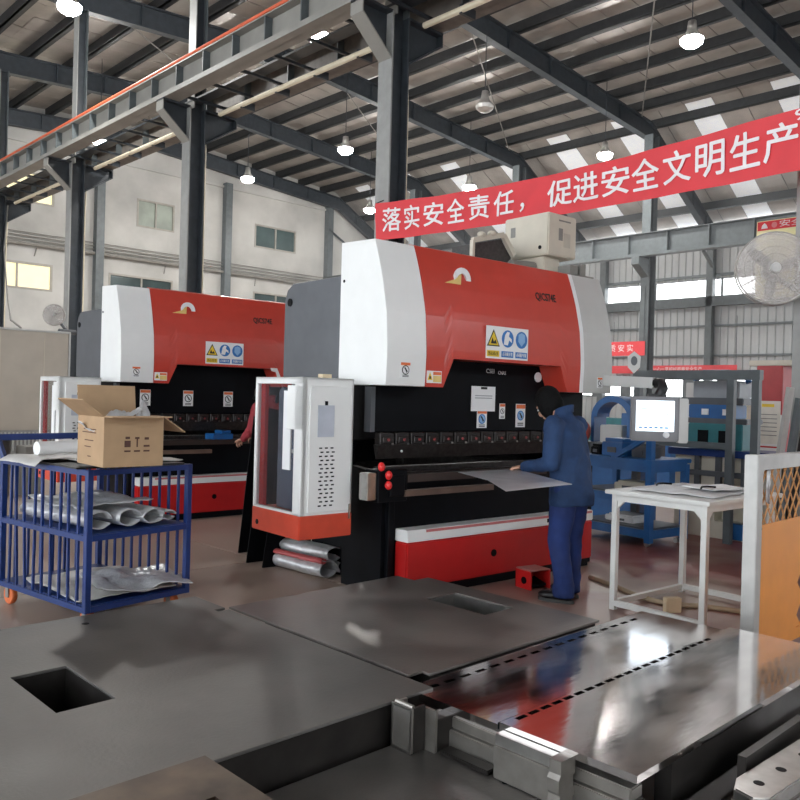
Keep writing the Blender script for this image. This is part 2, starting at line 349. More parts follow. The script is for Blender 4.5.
# ================================================================== COLUMNS AND CRANE BEAMS
clab = ['grey steel column carrying the big caged fan', 'grey steel column at the end of the large red slogan banner', 'grey steel column behind the rear press brake', 'grey steel column beside the tall beige cabinet',
        'grey steel column near the lit yellow windows']
ZB = 7.47   # underside of the crane runway
for y, lb in zip(FY, clab):
    t = thing('steel_column', lb, 'column', (X1, y, 0), group='steel columns along the crane runway')
    for dx in (-.25, .09): MB().box(dx-.015, dx+.015, -.15, .15, 0, ZB-.02).build('flange', M_cold if dx > 0 else mat('lit column face', (.30, .30, .285), .5, var=.08), t)  # light from the left is painted in: pale outward flange, dark inner one
    MB().box(-.24, .08, -.012, .012, 0, ZB-.02).build('web', M_cold, t)
    MB().box(-.33, .17, -.2, .2, 0, .03).build('base_plate', M_col, t)
    for dx in (-.16, .09): MB().box(dx-.012, dx+.012, -.14, .14, ZB-.02, 11.55).build('upper_flange', mat('lit column face', (.27, .275, .265), .5) if dx < 0 else M_col, t)  # upper outward flange carries the same painted-in light
    MB().box(-.15, .08, -.012, .012, ZB-.02, 11.55).build('upper_web', M_cold, t)
    for s in (-1, 1):
        o_ = -.25 if s < 0 else .09
        b = MB().prism([(o_, ZB-.02), (s*.85, ZB-.02), (s*.85, ZB-.22), (o_, ZB-.72)], -.012, .012, 'xz').build('bracket', M_cold, t)
        MB().box(min(o_, s*.87), max(o_, s*.87), -.14, .14, ZB-.04, ZB).build('bracket_plate', M_cold, b)
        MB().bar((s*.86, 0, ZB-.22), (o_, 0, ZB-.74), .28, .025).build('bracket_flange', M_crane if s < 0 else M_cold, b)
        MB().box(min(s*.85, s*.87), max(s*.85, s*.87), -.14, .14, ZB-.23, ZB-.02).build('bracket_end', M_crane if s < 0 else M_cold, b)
for y, lb in zip((2.9, 9.0, 15.05, 21.1, 27.2), ('far grey column of the hazy wall row, nearest the red cabinet', 'far grey column of the hazy row, right of the caged fan', 'far grey column standing behind the monitor arm', 'far grey column hidden behind the large red press brake', 'far grey column at the corner of the white wall')):
    t = thing('steel_column', lb, 'column', (XR-.2, y, 0), group='far steel columns under the hazy crane runway')
    for dx in (-.22, .22): MB().box(dx-.015, dx+.015, -.17, .17, 0, 11.3).build('flange', M_col, t)
    MB().box(-.21, .21, -.015, .015, 0, 11.3).build('web', M_cold, t)
    MB().prism([(-.23, 6.76), (-.95, 6.76), (-.95, 6.5), (-.23, 6.1)], -.15, .15, 'xz').build('bracket', M_col, t)
def runway(name, lab, X, z0, z1, y0, y1, step, mm, pipe):
    t = thing(name, lab, 'crane beam', (X, (y0+y1)/2, z0)); h = z1-z0; L = (y1-y0)/2
    MB().box(-.008, .008, -L, L, 0, h).build('web', mm, t); MB().box(-.17, .17, -L, L, h-.025, h).build('top_flange', mm, t)
    MB().box(-.17, .17, -L, L, 0, .03).build('bottom_flange', mm, t); MB().box(-.18, -.165, -L, L, 0, .1).build('flange_lip', mm, t)
    me = MB().box(-.16, -.008, -.012, .012, .03, h-.025).mesh('stiffener'); yy = -L+.4
    while yy < L: put('stiffener', me, M_col, t, (0, yy, 0)); yy += step
    if pipe: MB().tube([(-.14, -L, h+.05), (-.14, L, h+.05)], .035, 8).build('conductor_bar', M_orange, t)
    return t
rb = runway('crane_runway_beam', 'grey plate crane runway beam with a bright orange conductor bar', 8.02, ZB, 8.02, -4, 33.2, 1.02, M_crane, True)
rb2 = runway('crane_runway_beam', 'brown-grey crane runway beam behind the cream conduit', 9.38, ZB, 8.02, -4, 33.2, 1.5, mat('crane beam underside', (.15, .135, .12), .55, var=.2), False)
for i in range(36):
    y = 15+(-17+i*1.0); MB().bar((.16, y-14.6, .06), (1.2, y-14.6, .06), .05, .05).build('tie_bar', M_cold, rb)
MB().box(.5, .75, -18, 18, .12, .16).build('walkway_plank', M_cold, rb)
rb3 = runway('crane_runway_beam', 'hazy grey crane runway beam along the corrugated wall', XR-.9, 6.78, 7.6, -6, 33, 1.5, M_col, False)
for i, y in enumerate((9.0, 12.7, 15.1, 21.2, 27.3)): MB().bar((.1, y-13.5, 0), (.85, y-13.5, -.45), .09, .09).build('strut', M_col, rb3)
# cream conduits below the runway
zc = 7.38
ct = thing('conduit', 'long cream conduit slung under the crane runway', 'conduit', (9.02, 14, zc))
for y0, y1 in ((3.6, 9.0), (9.55, 15.0), (15.75, 21.2), (21.9, 27.2), (27.9, 33)):
    MB().tube([(0, y0-14, 0), (0, y1-14, 0)], .05, 8).build('pipe', M_cream, ct)
    for k in range(4): MB().box(-.02, .3, y0-14+1+k*1.2, y0-14+1.05+k*1.2, -.06, .08).build('hanger', M_cold, ct)
for y in FY[1:]:
    MB().tube([(.0, y-14+.35, 0), (-.04, y-14+.22, -.2), (-.13, y-14-.02, -.7), (-.18, y-14-.1, -1.3), (-.185, y-14-.12, -4.5), (-.185, y-14-.12, -7.35)], .022, 8).build('drop_pipe', M_cream, ct)
# ================================================================== LAMPS
def lamp_proto(lit):
    t = thing('high_bay_lamp', '', 'lamp'); 
    MB().tube([(0,0,.2), (0,0,1.9)], .012, 6).build('cord', M_cold, t)
    MB().lathe((0,0,0), [(.03,.3), (.09,.29), (.11,.12), (.13,.05), (.22,-.08), (.25,-.13), (.24,-.13), (.2,-.06), (.1,.02)], 18).build('shade', M_shade, t, smooth=True)
    MB().lathe((0,0,0), [(.02,-.32), (.15,-.29), (.24,-.22), (.26,-.13), (.02,-.1)], 16).build('lens', M_lamp if lit else M_shade, t)
    return t
lamps = [((17.6, 8.88), 'lit lamp hanging above the middle of the slogan banner'), ((23.9, 15.05), 'lit lamp just above the banner beside the far roof column'), ((24.1, 21.3), 'lit lamp hanging behind the banner near its comma'),
         ((17.7, 21.3), 'lit lamp hanging left of the banner-end column on a long cord'), ((24.2, 27.3), 'lit lamp tucked beside the upper end of the slogan banner'), ((17.6, 27.1), 'lit lamp in front of the white wall above its pale window'),
         ((11.6, 26.9), 'lit lamp seen under the crane runway by the beige wall top'), ((7.0, 18.0), 'lit lamp above the column beside the beige cabinet'), ((11.65, 15.1), 'lit lamp close under the crane runway beam')]
p0 = lamp_proto(True)
for i, ((x, y), lb) in enumerate(lamps):
    o = p0 if i == 0 else copy_tree(p0); o.location = (x, y, 10.05); o['label'] = lb; o['group'] = 'high bay lamps under the roof'
    for c in o.children:
        if c.name.startswith('cord'): c.scale.z = (rz_(x)+.99-10.05)/1.9
o = lamp_proto(False); o.location = (17.6, 15.05, 10.0); o['label'] = 'unlit bell-shaped lamp hanging from the roof'; o['group'] = 'high bay lamps under the roof'
# ================================================================== PRESS BRAKES
def prof(z):
    pts = [(1.5, .005), (1.62, 0), (1.9, -.012), (2.2, .012), (2.45, .07), (2.62, .125), (2.76, .18)]
    for (a, ya), (b, yb) in zip(pts, pts[1:]):
        if z <= b:
            t = (z-a)/(b-a); return ya+(yb-ya)*t
    return .18
def cover(stations, ztop=2.74, zn=14, yb=.6):
    """stations: (x, z of lower edge); curved front, flat back"""
    rings = []
    for x, zb in stations:
        ring = [(x, prof(zb+(ztop-zb)*k/zn), zb+(ztop-zb)*k/zn) for k in range(zn+1)]
        ring += [(x, yb, ztop+.02), (x, yb, zb)]
        rings.append(ring)
    return MB().loft(rings)
def sticker(root, x0, x1, z0, z1, y, kind):
    """flat labels on the machine front"""
    w_, h_ = x1-x0, z1-z0; cx, cz = (x0+x1)/2, (z0+z1)/2
    s = MB().box(x0, x1, y-.004, y, z0, z1).build('warning_label', M_paper, root)
    yy = y-.006
    if kind == 'big':
        pw = w_/3
        px = x0+pw*.5; top = z1-h_*.1; bot = z1-h_*.62
        MB().prism([(px-pw*.44, bot), (px+pw*.44, bot), (px, top)], yy, y-.003, 'xz').build('warning_triangle', M_ink, s)
        MB().prism([(px-pw*.35, bot+h_*.035), (px+pw*.35, bot+h_*.035), (px, top-h_*.075)], yy-.002, y-.004, 'xz').build('triangle_field', M_yel, s)
        MB().prism([(px-pw*.2, bot+h_*.08), (px+pw*.2, bot+h_*.08), (px+pw*.12, bot+h_*.2), (px+.0, bot+h_*.13), (px-pw*.1, bot+h_*.26)], yy-.004, y-.005, 'xz').build('pictogram', M_ink, s)
        for k in (1, 2):
            px = x0+pw*(k+.5); pz = z1-h_*.36; c = [(px+pw*.42*math.cos(a*math.pi/12), pz+pw*.42*math.sin(a*math.pi/12)) for a in range(24)]
            MB().prism(c, yy, y-.003, 'xz').build('mandatory_disc', M_sblue, s)
            if k == 1: pg = [(px-.05, pz-.05), (px+.0, pz-.055), (px+.015, pz-.01), (px+.05, pz-.03), (px+.045, pz+.0), (px+.01, pz+.02), (px+.02, pz+.055), (px-.01, pz+.06), (px-.035, pz+.03)]
            else: pg = [(px-.04, pz+.045), (px-.042, pz-.015), (px, pz-.055), (px+.042, pz-.015), (px+.04, pz+.045), (px, pz+.06)]
            MB().prism(pg, yy-.002, y-.004, 'xz').build('pictogram', M_paper if k == 1 else M_lblue, s)
        for k, mm in ((0, M_yel), (1, M_sblue), (2, M_sblue)):
            MB().box(x0+pw*k+.014, x0+pw*(k+1)-.014, yy, y-.003, z0+h_*.06, z0+h_*.25).build('caption_field', mm, s)
            text('caption', ('当心压手', '必须戴手套', '必须戴护目镜')[k], M_ink if k == 0 else M_paper, s, .035, FRONT((x0+pw*(k+.5), yy-.001, z0+h_*.15)), width=pw-.05)
    else:
        hz_ = h_*.2 if kind != 'side' else h_
        if kind == 'side':
            MB().box(x0+w_*.42, x1-.006, yy, y-.003, z1-h_*.34, z1-h_*.08).build('header', M_sorange, s)
            MB().box(x0+w_*.42, x1-.006, yy, y-.003, z0+h_*.08, z1-h_*.4).build('text_field', M_gold, s)
            MB().prism([(x0+.008, z0+h_*.25), (x0+w_*.38, z0+h_*.25), (x0+w_*.2, z1-h_*.12)], yy, y-.003, 'xz').build('warning_triangle', M_yel, s)
            MB().box(x0+w_*.15, x0+w_*.25, yy-.002, y-.003, z0+h_*.32, z0+h_*.55).build('pictogram', M_ink, s)
        else:
            MB().box(x0+.004, x1-.004, yy, y-.003, z1-h_*.2, z1-h_*.03).build('header', M_sorange, s)
            pz = cz+.0*h_; rr = w_*.36
            c = [(cx+rr*math.cos(a*math.pi/8), pz+rr*math.sin(a*math.pi/8)) for a in range(16)]; c2 = [(cx+rr*.8*math.cos(a*math.pi/8), pz+rr*.8*math.sin(a*math.pi/8)) for a in range(16)]
            MB().prism(c, yy, y-.003, 'xz').build('ring', M_ink if kind != 'blue' else M_sblue, s); MB().prism(c2, yy-.001, y-.003, 'xz').build('ring_field', M_paper if kind != 'blue' else M_lblue, s)
            MB().prism([(cx-rr*.5, pz+rr*.5), (cx-rr*.2, pz+rr*.6), (cx+rr*.5, pz-rr*.3), (cx+rr*.2, pz-rr*.6), (cx-rr*.1, pz-.0)], yy-.003, y-.003, 'xz').build('pictogram', M_ink, s)
            for k in range(2): MB().box(x0+w_*.2, x1-w_*.2, yy, y-.003, z0+h_*(.07+.08*k), z0+h_*(.11+.08*k)).build('text_line', M_ink, s)
    return s
def logo(root, x, z, y, k=1.0):
    o = MB()
    rings = []
    for a in range(0, 11):
        t = R(200-a*20); rr = .075*k
        p = V((x+.04*k+rr*math.cos(t)*1.0, y, z-.02*k+rr*math.sin(t)*1.05)); wd = (.008+.016*min(1, a/4))*k
        d = V((math.cos(t), 0, math.sin(t)))
        rings.append([p-d*wd, p+d*wd, p+d*wd+V((0, .02, 0)), p-d*wd+V((0, .02, 0))])
    g = MB().loft(rings).build('logo', M_paper, root)
    MB().prism([(x-.16*k, z-.06*k), (x+.02*k, z-.065*k), (x+.025*k, z+.03*k), (x-.04*k, z-.02*k)], y-.003, y+.02, 'xz').build('logo_wedge', M_gold, g)
def brake(name, lab, loc, rz, main):
    t = thing(name, lab, 'press brake', loc, rz, group='red and white press brakes')
    # C-shaped side frames
    cf = [(.12, .0), (.72, 0), (.72, .45), (1.1, .8), (1.4, 1.3), (1.4, 2.4), (.3, 2.4), (.3, 1.22), (.62, 1.18), (.66, 1.08), (.62, .98), (.12, .93)]
    for x in (-.78, 1.7): MB().prism(cf, x, x+.06, 'yz').build('side_frame', M_black, t, bevel=.004, seg=1)
    for x in (-.93, 1.77): MB().prism([(.3, 1.65), (1.45, 1.65), (1.45, 2.36), (1.41, 2.45), (1.32, 2.5), (.3, 2.5)], x, x+.05, 'yz').build('lit_frame_panel', M_mgrey, t, bevel=.004, seg=1)  # upper part of the frame; light falling on it is painted in as grey
    MB().lathe((-.935, 1.36, 2.34), [(.001, -.004), (.035, -.004), (.035, .004), (.001, .004)], 14, 'x').build('lifting_hole', M_black, t)
    MB().box(-.55, 1.7, 1.0, 1.06, .3, 1.3).build('rear_plate', M_black, t)
    MB().box(-.62, 1.68, .76, 1.4, 0, .62).build('blackout_box', M_black, t, bevel=.006, seg=1)  # added black box hiding the bright floor beyond, so the gap stays dark
    # hood: white, red, white
    MB().box(-.87, 1.76, .31, .55, 1.7, 2.55).build('cylinder_block', M_black, t)
    cw = cover([(-.944, 1.63), (-.55, 1.63)]).build('hood_end', M_white if not main else M_white, t, bevel=.004, seg=1)
    MB().lathe((-.946, .55, 2.45), [(.001, -.003), (.012, -.003), (.012, .003), (.001, .003)], 10, 'x').build('hood_bolt', M_black, t)
    cover([(-.548, 1.63), (-.36, 1.63), (-.26, 1.86), (1.07, 1.86), (1.18, 1.63), (1.36, 1.63)], yb=.24).build('hood_panel', M_red, t)
    MB().prism([(-.548, 2.735), (1.36, 2.735), (1.36, 2.75), (-.548, 2.75)], .24, .6, 'xz').build('hood_top', M_red, t)
    cover([(1.362, 1.63), (1.415, 1.63)], ).build('hood_edge', M_paper, t); cover([(1.416, 1.63), (1.85, 1.63)]).build('hood_end', M_lgrey, t, bevel=.004, seg=1)
    # ram
    MB().box(-.85, 1.75, .25, .31, 1.27, 1.93).build('ram', M_black, t, bevel=.004, seg=1)
    MB().box(-.895, -.853, .23, .31, 1.27, 1.62).build('ram_guide', M_mgrey, t)
    me = MB().box(-.07, .07, .2, .27, 1.17, 1.265).box(-.05, .05, .185, .2, 1.185, 1.235).mesh('punch_clamp', .004, seg=1)
    mb_ = MB().lathe((0, .178, 1.21), [(.001, -.004), (.011, -.004), (.011, .008), (.001, .008)], 8, 'y').mesh('clamp_bolt')
    mb2 = MB().box(.035, .05, .178, .188, 1.17, 1.185).mesh('clamp_screw')
    for i in range(16):
        o = put('punch_clamp', me, M_dk, t, (-.75+i*.16, 0, 0)); put('clamp_bolt', mb_, mat('dull red bolt', (.28, .05, .05), .5), o); put('clamp_screw', mb2, M_steel, o)
    MB().prism([(.2, 1.17), (.27, 1.17), (.25, 1.1), (.237, 1.06), (.232, 1.06), (.22, 1.1)], -.83, 1.73, 'yz').build('punch', M_dk, t)
    # bed and dies
    MB().box(-.82, 1.75, .16, .26, .08, .9).build('bed', M_black, t)
    MB().box(-.86, 1.75, .17, .32, .9, .955).build('die_rail', M_dk, t, bevel=.004, seg=1); MB().prism([(.21, .955), (.27, .955), (.27, 1.0), (.25, 1.0), (.24, .985), (.23, 1.0), (.21, 1.0)], -.82, 1.7, 'yz').build('die', M_dk, t)
    # base
    bs = MB().box(-.69, 1.62, 0.0, .15, .075, .43).build('base_cover', M_redd, t, bevel=.012); MB().box(-.69, 1.62, -.004, .15, .432, .525).build('base_strip', M_white, bs, bevel=.006)
    MB().box(-.5, 1.6, -.006, .02, .5, .52).build('strip_trim', mat('faded red trim', (.55, .16, .16), .5), bs)
    MB().box(-.66, 1.6, .03, .15, 0, .075).build('plinth', M_black, bs)
    MB().lathe((.27, -.004, .26), [(.001, -.004), (.03, -.004), (.03, .01), (.001, .01)], 14, 'y').build('cable_port', M_black, bs)
    for xx in (.95, 1.02, 1.09): MB().box(xx, xx+.04, -.008, .0, .46, .495).build('strip_socket', M_black, bs)
    # front support rails and bracket
    MB().bar((-.72, .0, .93), (.9, .0, .93), .05, .06).build('support_rail', mat('dark brown rail', (.05, .035, .03), .5, .3), t)
    MB().bar((-.76, -.02, .82), (.2, -.02, .82), .06, .045).build('support_rail', M_brown, t)
    br = MB().box(-1.0, -.72, -.02, .14, .76, 1.0).box(-.9, -.76, -.04, -.02, .8, .96).build('rail_bracket', M_black, t, bevel=.005, seg=1)
    MB().box(-1.09, -1.0, .0, .1, .78, .98).build('bracket_block', M_steel, br, bevel=.006); 
    for dx, dz in ((-1.0, 1.03), (-.93, .965), (-.93, .89)): MB().ell((dx, -.05, dz), (.028, .028, .034), 10, 6).build('red_knob', mat('red knob', (.75, .03, .03), .35), br, smooth=True)
    MB().tube([(-.6, .2, 1.12), (-.25, .6, .99)], .01, 6).build('gauge_arm', M_steel, t)
    MB().box(-.86, 1.75, .95, 1.02, .9, .97).build('back_gauge', M_dk, t); MB().box(-.05, .9, .92, .95, .94, 1.1).build('gauge_plate', M_dk, t)
    MB().box(1.35, 1.74, .22, .3, .93, 1.0).build('die_end', M_steel, t)
    # guard cabinet at the left end
    c = MB()
    x0, x1, y0, y1, z0, z1 = -1.54, -1.08, .2, .86, .67, 1.67
    c.box(x0, x0+.045, y0, y0+.1, z0, z1).box(x0, x0+.035, y1-.035, y1, z0, z1).box(x0, x0+.035, y0, y1, z1-.05, z1).box(x0, x0+.035, y0, y1, z0, z0+.02)
    c.box(x0, x1, y0, y1, z1-.02, z1).box(x0+.01, x1, y0, y0+.02, z0, z1).box(x1-.02, x1, y0, y1, z0, z1).box(x0, x0+.03, y0, y0+.2, z0+.62, z1-.06)
    g = c.build('guard_cabinet', M_white, t, bevel=.004, seg=1)
    MB().prism([(x0-.003, y0-.003), (x1+.003, y0-.003), (x1+.003, y1+.003), (x0-.003, y1+.003)], .5, .672, 'xy').build('lower_band', mat('orange red paint', (.62, .07, .035), .4), g, bevel=.006)
    MB().box(x0+.06, x1-.02, y0-.012, y0, z0+.02, z1-.06).build('cabinet_door', M_white, g, bevel=.005, seg=1)
    me = MB().box(-.012, .012, y0-.016, y0-.012, -.006, .004).mesh('vent_slot')
    for i in range(15):
        for j in range(3): put('vent_slot', me, M_black, g, (x0+.16+j*.05+(.012 if i % 2 else 0), 0, z0+.07+i*.03))
    MB().box(x0+.13, x0+.27, y0-.02, y0-.014, z1-.43, z1-.2).build('hanging_sheet', mat('pale blue sheet', (.50, .53, .60), .6), g); MB().box(x0+.19, x0+.21, y0-.022, y0-.01, z1-.2, z1-.17).build('clip', M_black, g)
    MB().box(x1-.04, x1-.03, y0-.03, y0-.015, z0-.04, z0+.07).build('door_handle', M_steel, g)
    MB().box(x0+.03, x0+.06, y1-.1, y1-.04, z0, z1-.05).build('red_post', M_redd, g)
    MB().box(x0+.012, x0+.018, y0+.1, y1-.035, z0+.02, z1-.05).build('guard_window', M_glass, g)
    MB().prism([(.42, .67), (.74, .67), (.74, 1.56), (.7, 1.6), (.46, 1.5)], -1.4, -1.37, 'yz').build('inner_panel', mat('blue grey panel', (.16, .20, .27), .4), g)
    for yy, zz in ((.5, 1.1), (.6, .98)): MB().box(-1.41, -1.4, yy, yy+.03, zz, zz+.03).build('inner_clip', M_paper, g)
    MB().box(x0+.008, x0+.022, y0+.16, y0+.26, z0+.32, z1-.1).build('notice_strip', M_paper, g)
    MB().lathe((x0-.004, y1-.08, .56), [(.001, -.003), (.02, -.003), (.02, .003), (.001, .003)], 10, 'x').build('band_bolt', M_black, g)
    # labels
    sticker(t, .1, .62, 1.885, 2.155, prof(2.0)-.004, 'big')
    sticker(t, -.81, -.71, 1.69, 1.81, -.006, 'small'); sticker(t, -.54, -.385, 1.66, 1.755, -.004, 'side'); sticker(t, 1.62, 1.70, 1.68, 1.78, -.006, 'small')
    logo(t, -.14, 2.53, prof(2.5)-.006)
    text('model_lettering', 'QICS74E', M_ink, t, .1, frame((.94, prof(2.48)-.006, 2.47), (1,0,0), (0, .26, 1)), width=.28, bold=.002)
    if main:
        sticker(t, .28, .40, 1.295, 1.45, .248, 'blue'); sticker(t, .56, .63, 1.375, 1.51, .248, 'small'); sticker(t, .775, .9, 1.3, 1.51, .248, 'blue')
        p = MB().box(.2, .49, .236, .244, 1.44, 1.655).build('posted_paper', M_paper, t); MB().box(.31, .38, .228, .24, 1.63, 1.65).build('clip', M_ink, p)
        for k in range(2): MB().box(.24, .45, .233, .237, 1.57-k*.02, 1.578-k*.02).build('text_line', mat('grey ink', (.35, .35, .36), .7), p)
        text('brand_lettering', 'CSEI', M_paper, t, .055, FRONT((.43, .246, 1.79)), width=.1); text('brand_lettering', 'CNAS', M_paper, t, .045, FRONT((.58, .246, 1.78)), width=.1)
        MB().lathe((1.06, .24, 1.76), [(.001, -.006), (.045, -.006), (.045, .006), (.001, .006)], 16, 'y').build('round_badge', M_paper, t)
        # control box and hydraulics on the roof
        b = MB().box(1.46, 1.9, .5, 1.08, 2.98, 3.4).build('control_box', M_beige, t, bevel=.012)
        MB().box(1.5, 1.75, .58, .95, 2.74, 2.98).build('box_pedestal', M_beige, b, bevel=.01)
        for yy in (.6, .98): MB().lathe((1.458, yy, 3.06), [(.001, -.004), (.02, -.004), (.02, .003), (.001, .003)], 10, 'x').build('box_screw', M_black, b)
        MB().box(1.456, 1.462, .93, .99, 3.2, 3.3).build('box_label', M_pipe, b)
        MB().box(1.62, 1.68, .497, .501, 3.14, 3.26).build('box_print', M_pipe, b); MB().box(1.62, 1.8, .497, .501, 3.33, 3.345).build('box_print', M_pipe, b); MB().box(1.7, 1.8, .497, .501, 3.08, 3.22).build('box_print', mat('pale print', (.5, .46, .38), .6), b)
        mg = MB().bar((.72, .8, 2.75), (.72, .8, 3.05), .04, .03).bar((.72, .8, 3.05), (1.14, .8, 3.16), .04, .05).bar((1.14, .8, 3.16), (1.3, .8, 2.98), .04, .05).build('motor_guard', M_beige, t)
        MB().prism([(.74, 2.75), (.74, 3.02), (1.13, 3.12), (1.28, 2.96), (1.28, 2.75)], .82, 1.1, 'xz').build('guard_plate', M_dk, mg)
        for xx in (.84, .98): MB().ell((xx, .8, 3.12+(xx-.84)*.2), (.05, .04, .03), 10, 6).build('guard_cap', M_beige, mg)
        MB().tube([(1.15, .7, 2.86), (1.48, .7, 2.88)], .05, 10).build('hydraulic_pipe', M_pipe, t)
        MB().box(1.55, 2.0, .35, .42, 2.76, 2.8).box(1.78, 1.86, .35, .55, 2.75, 2.9).box(1.62, 1.74, .35, .5, 2.76, 2.88).build('valve_block', M_pipe, t)
        MB().bar((1.5, .5, 2.77), (2.05, .5, 2.77), .04, .04).bar((2.03, .5, 2.77), (2.03, .5, 2.95), .03, .03).bar((2.03, .5, 2.8), (1.95, .3, 2.66), .02, .02).build('roof_rail', M_pipe, t)
        MB().box(-1.3, -1.22, .3, .36, 1.672, 1.7).build('wood_chip', M_wood, t)
    else:
        for xx in (-.6, -.05, .5): sticker(t, xx, xx+.13, 1.36, 1.55, .248, 'small')
        MB().prism([(1.02, 1.87), (1.12, 1.87), (1.18, 1.75), (1.13, 1.75), (1.1, 1.82), (1.04, 1.83)], -.014, 0, 'xz').build('arrow_mark', M_paper, t)
    return t
P0 = gz(470, 579.4, .07); P0.z = 0
brake_f = brake('press_brake', 'large red and white press brake that the man in blue works at', P0, R(-4), True)
brake_r = brake('press_brake', 'red and white press brake farther back, behind the blue cart', (5.02, 8.72, 0), R(-3), False)
MBF = Matrix.Translation(P0) @ Matrix.Rotation(R(-4), 4, 'Z')
# ================================================================== PEOPLE
def remesh(m, voxel, name, smooth_it=6):
    me = m.mesh(name); o = bpy.data.objects.new(name, me); COL.objects.link(o)
    md = o.modifiers.new('r', 'REMESH'); md.mode = 'VOXEL'; md.voxel_size = voxel; md.use_smooth_shade = True
    ms = o.modifiers.new('s', 'SMOOTH'); ms.iterations = smooth_it; ms.factor = .5
    bpy.context.view_layer.update(); dg = bpy.context.evaluated_depsgraph_get(); out = bpy.data.meshes.new_from_object(o.evaluated_get(dg))
    COL.objects.unlink(o); bpy.data.objects.remove(o); out.name = name
    for p in out.polygons: p.use_smooth = True
    return out
def cap(m, p, q, rp, rq, n=12):
    p, q = V(p), V(q); d = (q-p).normalized(); pts = []; rs = []
    for a in (-80, -50, -20): pts.append(p+d*rp*math.sin(R(a))); rs.append(rp*math.cos(R(a)))
    pts.append(p); rs.append(rp); pts.append(q); rs.append(rq)
    for a in (20, 50, 80): pts.append(q+d*rq*math.sin(R(a))); rs.append(rq*math.cos(R(a)))
    m.tube(pts, rs, n)
def hand(m, wrist, fwd, palm_n, thumb_side, curl=25):
    """palm plus five separate bent fingers; palm_n points out of the palm"""
    wrist = V(wrist); f = V(fwd).normalized(); n = V(palm_n); n = (n-f*n.dot(f)).normalized(); s = f.cross(n)*thumb_side
    M = Matrix((s, f, n)).transposed()
    m.ell(wrist+f*.05, (.042, .055, .017), 14, 8, M)
    for k, (off, L, r) in enumerate(((.031, .070, .0095), (.0105, .080, .0098), (-.0105, .074, .0095), (-.031, .058, .0085))):
        p = wrist+f*(.095-.004*abs(k-1))+s*off; d = (f+s*off*1.2).normalized(); ang = 0
        for j, fr in enumerate((.45, .32, .23)):
            ang += curl*(1, 1.1, .8)[j]; dd = (d*math.cos(R(ang))+n*math.sin(R(ang))).normalized(); q = p+dd*L*fr*1.15; cap(m, p, q, r*(1-.08*j), r*(1-.08*(j+1)), 10); p = q
    p = wrist+f*.03+s*.036; d = (f*.7+s*.75+n*.25).normalized()
    q = p+d*.042; cap(m, p, q, .0125, .011, 10); q2 = q+(f*.9+s*.25+n*.35).normalized()*.032; cap(m, q, q2, .0108, .0092, 10)
